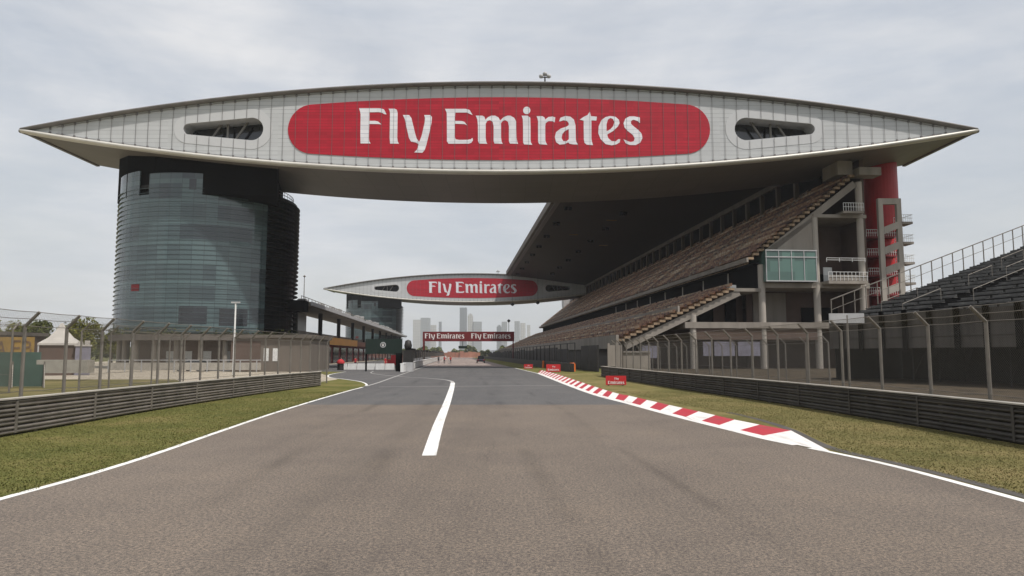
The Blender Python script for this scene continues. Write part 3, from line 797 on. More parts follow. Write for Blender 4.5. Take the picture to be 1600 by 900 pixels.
m=MB(OR); m.box(23.4,24.6,ya(23),yb_(23),38.75,38.95); m.build('edge_strip',MT['soffit'],ro)
def roofz(x):
    for i in range(len(xr)-1):
        if xr[i]<=x<=xr[i+1]: return zr[i]+(zr[i+1]-zr[i])*(x-xr[i])/(xr[i+1]-xr[i])
lamp0=None
for x,ys in ((27.2,[150,171,192,213,234,254,275,296,317]),(40.5,[147,168,189,211,233,255,277,299]),(40.0,[130])):
    for y in ys:
        if lamp0 is None:
            m=MB(); m.box(-.9,-.15,-.3,.3,-.75,0); m.box(.15,.9,-.3,.3,-.75,0); m.box(-1,1,-.08,.08,-.12,0)
            lamp0=m.build('roof_lamp',MT['black'],ro); o=lamp0
        else: o=lamp0.copy(); COL.objects.link(o)
        o.location=(x-OR[0],y-OR[1],roofz(x)-.05)
m=MB(OR)
for x,y in ((41,140),(38.5,178),(33,205),(44,215)): m.box(x,x+2.6,y,y+.5,roofz(x+1.5)-.3,roofz(x+1.5)-.15)
m.build('yellow_marker',MT['yellow'],ro)

# red round stair tower and the concrete frame
rt=thing('red_stair_tower','tall round red tower behind the concrete stair frame under the right wing tip','tower',(61.9,116.5,0))
m=MB(); m.cyl((0,0,22.3),(0,0,34.4),2.75,2.75,32); m.build('upper_drum',MT['red_paint'],rt,smooth=False)
m=MB(); m.cyl((0,0,0),(0,0,22.4),2.3,2.3,24); m.build('core',MT['red_paint'],rt)
for i in range(7):
    z=21.2-i*3.15
    if z<1: break
    m=MB(); m.box(-4.4,0.5,-3.6,1.0,z-.25,z); m.box(-4.4,.5,-3.62,-3.55,z+.1,z+.75); b=m.build('landing',[MT['red_dark']],rt)
    m=MB(); railing(m,-4.4,.5,-3.62,z,1.1,.35); m.build('landing_railing',MT['white_paint'],b)
m=MB(); m.box(-4.2,2.2,2.5,2.9,0,22); m.build('shaft_wall',MT['red_dark'],rt)
sf=thing('stair_frame','open concrete frame of slanted stair flights beside the red round tower','stair frame',(58.6,108.5,0))
m=MB()
for x in (-1.55,1.30): m.box(x-.36,x+.36,-1.2,-.6,0,26.2)
m.box(-1.19,.94,-1.2,-.6,25.3,26.2)
m.build('frame',MT['concrete_light'],sf)
for i in range(7):
    z=20.6-i*3.14
    if z<.5: break
    m=MB(); m.extrude_y([(-1.19,z+.0),(.94,z+.85),(.94,z+1.95),(-1.19,z+1.1)],-1.25,-.55)
    m.build('stair_flight',MT['concrete_light'],sf)
    if i<5:
        m=MB(); m.box(1.6,3.3,-1.2,1.2,z+1.6,z+1.95); b=m.build('side_balcony',MT['concrete'],sf)
        m=MB(); railing(m,1.65,3.3,-1.2,z+1.95,1.1,.28); railing(m,1.65,3.3,1.2,z+1.95,1.1,.28); m.bar((3.3,-1.2,z+3.05),(3.3,1.2,z+3.05),.06); m.build('balcony_railing',MT['white_paint'],b)

MT['panel_brown']=weathered('grey brown cladding boards',(.085,.075,.065),.8,0,.6,.7,streak=True)
# ------------------------------------------------------------------ open dark stand at the right
PH=math.atan2(.264,.965)
ts=thing('open_grandstand','dark open stand of bare bench rows with a tall end railing at far right','grandstand',(28.4,62.6,0),PH)
NR=18; DX=1.26; DZ=.43; YL=-34
for i in range(NR+1):
    x=i*DX; z=5.0+i*DZ
    m=MB(); rj=random.Random(i); 
    m.box(x-.1,x+DX-.05,YL,0,z-.06,z)
    m.box(x+DX-.12,x+DX-.06,YL,-.1,z,z+DZ-.10)
    y=YL+.5
    while y<-1.2:
        m.box(x+.55,x+.9,y,y+2.5,z+.34,z+.40,1); m.box(x+.86,x+.90,y+.05,y+2.45,z+.44,z+.60,1)
        for q in (.3,2.2): m.box(x+.66,x+.72,y+q-.03,y+q+.03,z,z+.34)
        y+=2.62 if int((y-YL)/2.62)%4 else 3.9
    m.build('bench_row',[MT['dark_steel'],MT['bench']],ts)
m=MB(); m.box(-.25,-.15,YL,0,2.65,5.35)
for z in (3.5,4.4): m.box(-.32,-.25,YL,0,z,z+.08)
m.build('front_panel',MT['panel_brown'],ts)
y=YL
while y<0:
    m=MB(); m.box(-.46,-.33,y,y+.42,2.5,5.6); m.build('panel_post',MT['black'],ts); y+=2.3
m=MB(); m.box(7.0,7.1,YL,-.5,0,6.6); m.build('under_dark_sheet',MT['dark_steel'],ts)  # added dark sheet standing in for the shade below the benches
m=MB()
for i in range(0,NR+1,2):
    x=i*DX+.6
    for y in (0,-8,-16,-24,-32):
        m.cyl((x,y-.1,0),(x,y-.1,4.9+i*DZ),.06,n=6)
        if i<NR-1: m.bar((x,y-.1,.4),(x+2*DX,y-.1,4.6+i*DZ),.05)
m.build('scaffold',MT['dark_steel'],ts)
m=MB(); m.box(-.1,24,-.02,.02,0,.1)
m.extrude_y([(0,0),(23.5,0),(23.5,12.8),(0,4.9)],YL*.0-.35,-.30); m.build('end_screen',MT['dark_steel'],ts)
m=MB()
for i in range(NR+1):
    x=i*DX+.05; z=5.0+i*DZ; m.box(x-.035,x+.035,-.04,.03,z-.2,z+2.0)
m.bar((0,0,7.0),((NR+.3)*DX,0,7.0+(NR+.3)*DZ),.08); m.bar((0,0,6.1),((NR+.3)*DX,0,6.1+(NR+.3)*DZ),.04)
m.build('end_railing',MT['post'],ts)
for (xi,yy,n) in ((1,-4.5,3),(2,-12,4),(6,-7.2,2),(7,-9.5,3),(3,-19,3),(9,-14,3),(10,-6,2),(0,-8,3)):
    m=MB(); x=xi*DX; z=5+xi*DZ
    m.cyl((x,yy,z),(x,yy,z+1.1),.028,n=6); m.cyl((x+n*DX,yy,z+n*DZ),(x+n*DX,yy,z+n*DZ+1.1),.028,n=6)
    m.cyl((x,yy,z+1.1),(x+n*DX,yy,z+n*DZ+1.1),.028,n=6)
    m.build('aisle_handrail',MT['post'],ts)

# ------------------------------------------------------------------ crash barriers and debris fences
def wbeam(z):   # corrugated profile, 0.23 high
    return [(.0,z),(.03,z+.01),(.07,z+.045),(.07,z+.075),(.015,z+.10),(.015,z+.125),(.07,z+.15),(.07,z+.18),(.03,z+.215),(.0,z+.225)]
def walk(path,step,start=0):
    out=[];L_=0;nxt=start
    for a,b in zip(path,path[1:]):
        d=math.dist(a,b)
        while nxt<=L_+d+1e-9:
            u=(nxt-L_)/d; out.append((a[0]+(b[0]-a[0])*u,a[1]+(b[1]-a[1])*u,math.atan2(b[1]-a[1],b[0]-a[0]))); nxt+=step
        L_+=d
    return out
def barrier(name,label,path,side,top,rail='galv'):
    o=(path[0][0],path[0][1],0); t=thing(name,label,'crash barrier',o)
    n=4; hgt=(top-.04)/n
    for i in range(n):
        m=MB(o); pr=[(side*a,b*(hgt/.24)+0) for a,b in wbeam(0)]
        pr=[(a,b+.03+i*hgt) for a,b in pr]
        m.sweep(pr,path); m.build('rail_beam',MT[rail],t)
    m=MB(o); m.sweep([(side*.10,top-.035),(side*.10,top),(-side*.16,top+.005),(-side*.16,top-.035)],path); m.build('top_cap',MT['cap'],t)
    m=MB(o); m.sweep([(-side*.02,0.0),(-side*.02,top-.03)],path); m.build('backing',MT['dark_steel'],t)
    p0=MB(); p0.box(-.08,.08,-.11,.0,0,top-.03) ; first=None
    for x,y,a in walk(path,2.0,.5)[:60]:
        if first is None: q=p0.build('barrier_post',MT['galv'],t); first=q
        else: q=first.copy(); COL.objects.link(q)
        q.location=(x-o[0],y-o[1],0); q.rotation_euler=(0,0,a + (math.pi if side>0 else 0))
    # joint plates
    for x,y,a in walk(path,4.0,1.5):
        nx,ny=math.sin(a)*side,-math.cos(a)*side; m=MB(o)
        m.box(x+nx*.060-.02,x+nx*.060+.02,y+ny*.060-.05,y+ny*.060+.05,.06,top-.08)
        m.build('joint_plate',MT[rail],t)
    return t
MT['galv_shaded']=weathered('shaded barrier steel',(.075,.068,.060),.6,.25,.4,1.2)  # right barrier's shaded face put into a darker steel colour
MT['cap']=weathered('pale barrier cap',(.42,.39,.34),.5,.2,.2,1.5)
lpath=smooth_path([(-13.2,2),(-13.4,10),(-13.6,18.98),(-13.78,22.6),(-14.0,27.95),(-14.0,34.59),(-13.80,41.58),(-13.26,49.03)],6)+[(-13.5,49.9),(-14.3,50.3)]
barrier('crash_barrier','weathered four rail steel crash barrier along the left grass verge',lpath,1,1.0)
rpath=smooth_path([(12.4,4),(12.45,10),(12.36,17.16),(12.25,23.02),(11.72,32.76),(10.45,44.59),(9.5,58),(8.84,69.96)],6)+[(9.3,70.6),(10.4,70.9)]
barrier('crash_barrier','shaded dark steel crash barrier along the right dry grass verge',rpath,-1,1.0,'galv_shaded')

def fence(name,label,path,side,step,top,crank=True,start=0,wires=True,base=0,r=.055,mesh_top=None):
    o=(path[0][0],path[0][1],0); t=thing(name,label,'fence',o); first=None
    pts=walk(path,step,start)
    for x,y,a in pts[:98]:
        if first is None:
            m=MB(); k=top-.42
            m.cyl((0,0,base),(0,0,k),r,r,8)
            if crank:
                m.cyl((0,0,k-.02),(0,-.42,top),r,r*.9,8)
            else: m.cyl((0,0,k),(0,0,top),r,r,8)
            first=m.build('fence_post',MT['post'],t); q=first
        else: q=first.copy(); COL.objects.link(q)
        q.location=(x-o[0],y-o[1],0); q.rotation_euler=(0,0,a+(0 if side>0 else math.pi))
    m=MB(o)
    P=[(x,y) for x,y,a in pts]
    def off(i,d):
        x,y,a=pts[i]; return (x+math.sin(a)*side*d,y-math.cos(a)*side*d)
    if wires:
        for d,z in ((.0,top-.42),(.2,top-.21),(.42,top),(0,1.05+base)):
            for i in range(len(pts)-1):
                a=off(i,d); b=off(i+1,d); mid=((a[0]+b[0])/2,(a[1]+b[1])/2)
                m.cyl((*a,z),(*mid,z-.02),.010,n=4,cap=False); m.cyl((*mid,z-.02),(*b,z),.010,n=4,cap=False)
        m.build('wire',MT['post'],t)
    # chain-link sheet with metric UVs
    me=bpy.data.meshes.new('chain_link'); vs=[];fs=[];uv=[];s=0
    zt_=(mesh_top or top-.42)
    prof=[(0.03,base+.02),(0.03,zt_)]+([(.42,top)] if crank else [])
    for i in range(len(pts)):
        for d,z in prof: vs.append((off(i,d)[0]-o[0],off(i,d)[1]-o[1],z))
    k=len(prof)
    for i in range(len(pts)-1):
        seg=math.dist(P[i],P[i+1])
        for j in range(k-1):
            fs.append((i*k+j,(i+1)*k+j,(i+1)*k+j+1,i*k+j+1)); z0=prof[j][1]; z1=prof[j+1][1]
            uv += [(s,z0),(s+seg,z0),(s+seg,z1),(s,z1)]
        s+=seg
    me.from_pydata(vs,[],fs); ul=me.uv_layers.new(name='UVMap')
    for i,c in enumerate(uv): ul.data[i].uv=c
    me.materials.append(MT['chain']); link('chain_link',me,t)
    return t
flp=[(-14.9,6),(-15.1,14),(-15.2,22),(-15.0,30),(-14.9,38),(-14.4,46),(-14.1,54)]
fence('debris_fence','tall chain link fence with cranked posts behind the left crash barrier',flp,1,2.0,3.5,start=.0)
frp=[(13.4,4),(13.4,14),(13.6,22),(13.35,30),(12.2,42),(11.2,54),(10.6,66),(10.4,74)]
fence('debris_fence','tall chain link fence with cranked posts behind the right crash barrier',frp,-1,2.85,3.56,start=1.9)
fence('inner_fence','wire fence with cranked posts crossing the rough ground left of the tent',[(-44,41),(-38,41),(-32,40.6),(-27,40)],-1,2.6,4.0,start=0)
fence('yard_fence','short fence corner running away from the inner wire fence towards the trees',[(-24.4,40),(-24.7,44),(-26.5,58)],1,3.4,3.9,crank=True)
fence('paddock_fence','mesh fence along the foot of the right grandstand',[(21.5,48),(20.5,62),(18.6,80),(17.0,98)],-1,3.2,3.4,crank=True,start=0)

# straight-side concrete wall with fence on the right, pit wall on the left
rw=thing('trackside_wall','dark concrete trackside wall with mesh below the grandstand seats','wall',W(13.8,86),TRK)
m=MB((13.8,86,0)); m.box(13.8,14.3,86,400,0,1.05); m.build('wall_base',MT['dark_steel'],rw)
m=MB((13.8,86,0)); y=86
while y<400: m.cyl((14.4,y,1.0),(14.4,y,3.6),.07,n=6); y+=6
m.box(14.35,14.45,86,400,3.5,3.6); m.build('wall_posts',MT['dark_steel'],rw)
m=MB((13.8,86,0)); y=86
while y<398:
    m.box(17.2,17.4,y,y+5.6,0,rr.choice((2.6,3.0,3.3))); y+=6
m.build('hoarding',MT['dark_steel'],rw)
gt=thing('gate_block','grey concrete gate block where the right barrier ends','wall',(9.9,73,0),TRK)
m=MB(); m.box(.2,1.5,0,1.2,0,3.1); m.box(-.02,.18,-.1,.2,0,3.3); m.box(1.7,4.6,.5,.7,0,2.5); m.build('block',MT['concrete'],gt)
m=MB(); m.box(1.72,4.6,.38,.48,2.3,2.45); m.box(1.72,4.6,.38,.48,.1,.2); m.build('gate_rail',MT['galv'],gt)

pw=thing('pit_wall','low white wall between the pit lane and the main straight','wall',W(-6.6,87),TRK)
m=MB((-6.6,87,0)); m.box(-6.9,-6.5,87,420,0,.98); m.box(-6.95,-6.45,87,420,.98,1.04)
m.build('wall_body',MT['white_paint'],pw)
m=MB((-6.6,87,0)); y=118
while y<400: m.box(-9.2,-7.8,y,y+7,1.4,2.9+.3*math.sin(y)); y+=9
m.build('pit_stand',MT['dark_steel'],pw)
m=MB((-6.6,87,0)); y=92
while y<400: m.cyl((-7.0,y,0),(-7.0,y,2.6),.05,n=6); y+=8
m.build('wall_posts',MT['post'],pw)

# ------------------------------------------------------------------ pit building
OP=(-34,118,0)
pb=thing('pit_building','long low pit building with a projecting grey canopy and orange band left of the straight','building',W(*OP),TRK)
def pp(nm,mt,*boxes,par=None):
    for b in boxes:
        m=MB(OP); m.box(*b); o=m.build(nm,MT[mt],par or pb)
    return o
m=MB(OP); m.extrude_y([(-25.0,10.2),(-24.7,10.95),(-36,12.2),(-36,11.2)],121,346); m.build('canopy',MT['concrete'],pb)
pp('canopy_edge','grey_paint',(-24.75,-24.5,121,346,10.35,11.0))
pp('canopy_end','black',(-40,-25.1,117.5,120.9,9.2,11.0))
pp('upper_wall','window_pale',(-32,-31.5,124,150,5.6,10.6))
pp('balustrade','concrete',(-28,-27.7,124,346,5.6,6.3))
pp('upper_floor','concrete',(-44,-27.6,119,346,4.9,5.6))
MT['orange_band']=weathered('bright orange fascia',(.80,.36,.05),.5,0,.15,.2)
pp('orange_band','orange_band',(-27.35,-27.15,136,195,4.2,5.8))
pp('salmon_band','peach',(-27.55,-27.35,190,346,4.3,5.5))
pp('ground_wall','red_dark',(-29.6,-29.2,130,346,0,4.9))
y=122
while y<346:
    pp('canopy_column','dark_steel',(-27.9,-27.2,y,y+.8,5.7,10.3)); y+=22
y=136
while y<346:
    pp('garage_door','window_dark',(-29.15,-29.05,y,y+7.5,.1,3.7)); y+=11
pp('end_wall','concrete_warm',(-44,-28.5,119,119.5,0,4.9),(-40,-33,121.5,122,5.6,9.3))
pp('end_panel','window_pale',(-32.6,-30.6,121.0,121.2,5.7,9.3),(-35.8,-34.0,118.8,118.95,.2,2.6))
pp('end_column','black',(-33.6,-32.7,118,119,5.6,9.3),(-36.2,-35.2,118,119,5.6,9.3))
for i in range(40):
    y=rr.uniform(126,340); m=MB(OP); m.box(-29,-29+rr.uniform(.5,2),y,y+rr.uniform(1,4),11.3,11.8+rr.uniform(.3,1.3))
    m.build('rooftop_unit',MT['grey_paint'],pb)
m=MB(OP)
y=124
while y<340: m.cyl((-27,y,11.1),(-27,y,12.3),.05,n=5); y+=3
m.box(-27.04,-26.96,124,340,12.2,12.3); m.build('roof_railing',MT['post'],pb)
pp('roof_cabin','red_dark',(-38,-34.5,120,124,12.2,14.8))
m=MB(OP); m.cyl((-28.5,133,11),(-28.5,133,16.5),.09,.05,8); m.lathe((-28.5,133,16.6),[(0,-.25),(.28,0),(0,.25)],10); m.build('roof_mast',MT['post'],pb)
MT['annex']=weathered('brown beige render',(.155,.13,.108),.85,0,.25,.4,streak=True)
# annex at the tower foot
an=thing('tower_annex','low beige concrete annex between the near glass tower and the pit building','building',(-25.5,89,0),TRK)
m=MB(); m.box(-9.5,0,0,14,0,4.2); m.build('annex_wall',MT['annex'],an)
m=MB(); m.box(-9.7,.3,-.4,14,4.2,4.6); m.build('annex_roof',MT['concrete_dark'],an)
m=MB(); m.box(-5.6,-5.0,-.06,-.01,1.3,2.9); m.box(-4.5,-3.9,-.06,-.01,1.3,2.9); m.build('annex_window',MT['white_paint'],an)
m=MB(); m.box(-9.6,-6.0,-.12,-.06,0.1,3.8); m.build('annex_shutter',MT['concrete_warm'],an)

# pit exit clock gantry
cg=thing('pit_exit_gantry','dark green gantry board with a round pale emblem over the pit exit','sign gantry',(-16.3,90,0))
m=MB(); m.box(-2.35,2.3,-.15,.15,2.30,4.1); m.box(-2.40,2.35,-.2,.2,2.2,2.32); m.build('board',MT['dark_green'],cg)
m=MB(); m.box(1.55,2.3,-.3,.3,0,2.3); m.box(-2.35,-2.15,-.1,.1,0,2.3); m.build('leg',MT['black'],cg)
m=MB(); m.cyl((-.1,-.16,3.35),(-.1,-.2,3.35),.36,.36,24); em=m.build('emblem',MT['grey_paint'],cg)
m=MB(); m.cyl((-.1,-.2,3.35),(-.1,-.21,3.35),.26,.26,20)
m.build('emblem_disc',MT['dark_green'],em)
m=MB()
for x,z,t in ((-.25,3.45,0),(-.17,3.52,0),(-.1,3.56,0),(-.03,3.52,0),(.05,3.45,0)): m.bar((-.1+(x+.1)*.4,-.225,3.2),(x,-.225,z),.03,.02,up=(0,1,0))
m.box(-.2,0,-.23,-.22,3.17,3.22); m.build('emblem_mark',MT['letters_small'],em)
cb=thing('control_cabinet','grey upright cabinet with loudspeaker at the right foot of the green gantry','cabinet',(-13.1,89.4,0))
m=MB(); m.box(-.65,.62,-.5,.5,0,1.15); m.build('cabinet_base',MT['grey_paint'],cb)
m=MB(); m.box(-.6,.6,-.45,.45,1.15,2.7); m.build('cabinet_body',MT['dark_steel'],cb)
m=MB(); m.lathe((-.05,0,3.25),[(0,-.55),(.42,-.5),(.5,0),(.36,.6),(0,.75)],14); m.build('loudspeaker',MT['dark_steel'],cb,smooth=True)
pbm=thing('pit_barrier','low white plastic barrier run across the pit lane behind the green gantry','barrier',(-24.6,100,0))
m=MB()
for i in range(6):
    x=i*1.35; m.extrude_y([(x,0),(x+1.28,0),(x+1.28,.3),(x+1.22,.85),(x+.06,.85),(x,.3)],-.2+.25*math.sin(i),.2+.25*math.sin(i))
m.build('barrier_block',MT['white_paint'],pbm)
bn=thing('covered_drum','dark drum with a rounded red cover standing on the left grass','drum',(-23.6,97.5,0))
m=MB(); m.lathe((0,0,0),[(0,0),(.42,0),(.45,.1),(.42,.5),(.45,.55),(.42,.9),(0,.9)],16); m.build('drum_body',MT['dark_steel'],bn)
m=MB(); m.lathe((0,0,.88),[(.52,0),(.56,.15),(.42,.42),(.2,.58),(0,.62)],16); m.build('red_cover',MT['cloth_red'],bn,smooth=True)

# start gantry
gy=186; gx0,gx1=-23.5,.6
sg_=thing('start_gantry','long red banner gantry spanning the main straight with white lettering','sign gantry',((gx0+gx1)/2,gy,0))
hw=(gx1-gx0)/2
m=MB(); m.box(-hw,hw,-.3,.3,5.5,8.05); bann=m.build('banner',MT['sign_red'] if 'sign_red' in MT else MT['red_dark'],sg_)
for cx in (-6.3,5.9):
    lettering(bann,(cx,-.33,6.75),.0235,.0235,MT['letters_small'],783,204)
for x in (-hw+.3,hw-.3):
    m=MB()
    for y in (-.9,.9): m.cyl((x,y,0),(x,y,5.6 if x<0 else 5.6),.16,n=8)
    for z in range(0,5): m.bar((x,-.9,z),(x,.9,z+1),.08)
    m.build('truss_leg',MT['red_dark'],sg_)
m=MB(); m.box(-2.6,-.4,-.5,-.35,3.6,4.3); m.cyl((-1.5,-.4,4.3),(-1.5,-.4,5.5),.08,n=6); m.build('signal_box',MT['dark_green'],sg_)
m=MB(); m.cyl((10.6,0,8.0),(10.6,0,10.5),.07,n=6); m.lathe((10.6,0,10.9),[(0,-.5),(.5,0),(0,.5)],12); m.build('camera_ball',MT['dark_steel'],sg_)

# hanging globes under the far wing
for x,y,z,l in ((.2,300,23.3,'left'),(11.0,300,24.0,'right')):
    t=thing('hanging_lamp','small dark globe lamp hanging below the far wing, the %s one'%l,'lamp',(x,y,z),0,'globe lamps under the roof end')
    m=MB(); m.lathe((0,0,0),[(0,-.8),(.8,-.3),(.8,.2),(.3,.6),(0,.7)],14); m.build('globe',MT['dark_steel'],t,smooth=True)
    m=MB(); m.cyl((0,0,.6),(0,0,15.8 if x<5 else 14.9),.05,n=5); m.build('rod',MT['dark_steel'],t)

# small red advertising boards on the verge
MT['sign_red']=weathered('bright red board',(.48,.02,.025),.5,0,.12,1)
def board(loc,w,h,rz,label,tw=True):
    t=thing('advert_board',label,'sign board',loc,rz,'small red boards on the right verge')
    m=MB(); m.box(-w/2,w/2,-.05,.05,.05,h); pnl=m.build('board_panel',MT['sign_red'],t)
    lettering(pnl,(0.02*w,-.062,h*.70),w*.00175,w*.00175,MT['letters_small'],615,200,only=(0,1,2),ex=.004)
    lettering(pnl,(0,-.062,h*.30),w*.0026,w*.0026,MT['letters_small'],850,202,only=tuple(range(3,12)),ex=.004)
    for x in (-w*.35,w*.35):
        m=MB(); m.bar((x,.04,h*.8),(x,.45,0),.04); m.box(x-.03,x+.03,-.05,.05,0,.06); m.build('board_leg',MT['dark_steel'],t)
    return t
board((7.25,49.5,0),1.42,.68,.0,'nearest red advertising board on the right grass beside the kerb')
board((5.0,85.5,0),1.7,.95,.0,'second red advertising board at the far start of the right kerb')
board((2.4,104,0),1.3,.7,.0,'farthest and faintest red board below the dark trackside wall')
ob=thing('marker_post','bright orange padded post standing before the grey gate block','marker post',(7.65,89.5,0))
m=MB(); m.lathe((0,0,0),[(0,0),(.38,0),(.38,1.0),(.33,1.08),(0,1.08)],18); m.build('pad',MT['orange'],ob)
m=MB(); m.lathe((0,0,1.08),[(.12,0),(.12,.12),(0,.12)],10); m.build('post_top',MT['dark_steel'],ob)
o2=thing('marker_post','thin distant orange marker post beside the dark trackside wall','marker post',(4.95,112,0))
m=MB(); m.lathe((0,0,0),[(0,0),(.2,0),(.16,1.1),(0,1.15)],12); m.build('pad',MT['orange'],o2)
# sign plate on pole among right fence
sp=thing('plate_sign','pale blank plate on a slim pole behind the right debris fence','sign',(14.75,31.0,0),R(-6))
m=MB(); m.cyl((0,0,0),(0,0,3.9),.05,n=10); m.build('pole',MT['galv'],sp)
m=MB(); m.box(-.75,.72,-.04,.04,3.55,3.98); m.build('plate',MT['grey_paint'],sp)
# tall lamp pole
lp=thing('lamp_pole','slim white lamp pole in front of the near glass tower','lamp post',(-29.5,75,0))
m=MB(); m.cyl((0,0,0),(0,0,7.6),.11,.08,12); m.build('pole',MT['white_paint'],lp)
m=MB(); m.box(-.45,.45,-.12,.12,7.6,7.75); m.build('lamp_head',MT['grey_paint'],lp)

# ------------------------------------------------------------------ left yard
tn=thing('pagoda_tent','white pointed pagoda tent with brown side walls in the yard left of the tower','tent',(-47.9,75,0),R(32))
m=MB(); 
prof=[(2.0,3.3),(1.15,3.9),(.5,4.7),(.15,5.4),(0,5.5)]
rings=[]
for r,z in prof: rings += [(-r,-r,z),(r,-r,z),(r,r,z),(-r,r,z)]
fs=[(j*4+i,j*4+(i+1)%4,(j+1)*4+(i+1)%4,(j+1)*4+i) for j in range(4) for i in range(4)]
m.add(rings,fs); m.box(-2.02,2.02,-2.02,2.02,3.1,3.3); m.build('canopy',MT['tent'],tn)
m=MB(); m.box(-1.85,1.85,-1.85,1.85,0,3.09); m.build('side_wall',MT['concrete_warm'],tn)
for sx in (-1,1):
    for sy in (-1,1): m=MB(); m.box(sx*1.92-.06,sx*1.92+.06,sy*1.92-.06,sy*1.92+.06,0,3.1); m.build('tent_pole',MT['grey_paint'],tn)
sh=thing('storage_shed','grey shed with pale roof pieces just right of the pagoda tent','shed',(-44.9,74,0),R(31))
m=MB(); m.box(-.7,.7,0,1.2,0,3.0); m.build('shed_wall',MT['poster'],sh)
m=MB(); m.box(-.8,.8,-.1,1.3,3.0,3.15); m.box(-.5,-.05,0,.8,3.15,3.5); m.box(.1,.6,.1,.8,3.15,3.6); m.build('shed_roof',MT['tent'],sh)
hb=thing('hoarding_board','ochre hoarding with large letters at the far left behind the fence','hoarding',(-63.3,88,0))
m=MB(); m.box(-5,3.7,0,.15,1.6,4.3); hbm=m.build('hoarding_panel',MT['yellow'],hb)
m=MB()
for x in (-4.5,-1,3.2): m.cyl((x,.2,0),(x,.2,4.3),.08,n=6)
m.build('hoarding_post',MT['wood'],hb)
def strokes(parent,segs,w,mat,loc):
    m=MB()
    for k,(a,b) in enumerate(segs): m.bar((a[0],-.02-.004*k,a[1]),(b[0],-.02-.004*k,b[1]),.02,w,up=(0,0,1)) if False else m.bar((a[0],-.03-.004*k,a[1]),(b[0],-.03-.004*k,b[1]),w,.02,up=(0,1,0))
    m.build('lettering',mat,parent,loc)
strokes(hbm,[((-.9,0),(-.35,1.7)),((-.35,1.7),(.2,0)),((-.65,.6),(0,.6)),((1.2,0),(1.2,1.7)),((1.2,0),(2.1,0)),((1.2,.85),(2.0,.85)),((1.2,1.7),(2.1,1.7)),((2.6,0),(2.6,1.7)),((2.6,1.7),(3.3,1.5)),((3.3,1.5),(3.3,1.0)),((3.3,1.0),(2.6,.85)),((2.6,0),(3.4,0)),((3.4,0),(3.4,.7))],.2,MT['wood'],(0,0,2.1))
gw=thing('green_screen_fence','dark green cloth screen with a pale top rail behind the left fence','fence',(-46,60,0))
m=MB(); m.box(-22,6.0,0,.1,.3,2.35); m.build('cloth',MT['green_cloth'],gw)
m=MB(); m.box(-22,6.0,-.05,.15,.15,.35); m.build('base_rail',MT['white_paint'],gw)
m=MB(); m.box(6.1,10.4,-.6,.4,.6,1.7); m.build('cable_box',MT['cap'],gw)
lf=thing('low_mesh_fence','low dark mesh fence panels on the rough grass at far left','fence',(-40,47,0))
m=MB(); m.box(-12,9,0,.05,.05,1.5); m.build('mesh_panel',MT['green_cloth'],lf)
for i in range(11): m=MB(); m.bar((-12+i*2.1,-.05,0),(-12+i*2.1,-.05,1.7),.07); m.bar((-12+i*2.1,-.05,1.5),(-12+i*2.1+.5,-.7,0),.05); m.build('fence_post',MT['post'],lf)
wf=thing('white_fence','low white panel fence across the yard before the glass tower','fence',(-45,86,0))
m=MB(); m.box(-4,14.5,0,.06,.25,1.15); m.build('fence_panel',MT['cap'],wf)
for i in range(10): m=MB(); m.box(-4+i*2-.06,-4+i*2+.06,-.06,.0,0,1.5); m.build('fence_post',MT['grey_paint'],wf)
m=MB(); m.box(-4,14.5,-.08,.08,1.4,1.5); m.build('top_rail',MT['grey_paint'],wf)
bd=thing('background_block','low brown building with flat roof behind the far left hoarding','building',(-92,120,0))
m=MB(); m.box(-26,6,0,10,0,5.4); m.build('block_wall',MT['concrete_warm'],bd)
m=MB(); m.box(-26.4,6.4,-.4,10.4,5.4,6.0); m.build('block_roof',MT['concrete_dark'],bd)
m=MB(); 
for i in range(7): m.box(-24+i*4,-22+i*4,-.06,-.01,2.4,4.0)
m.build('block_window',MT['window_dark'],bd)

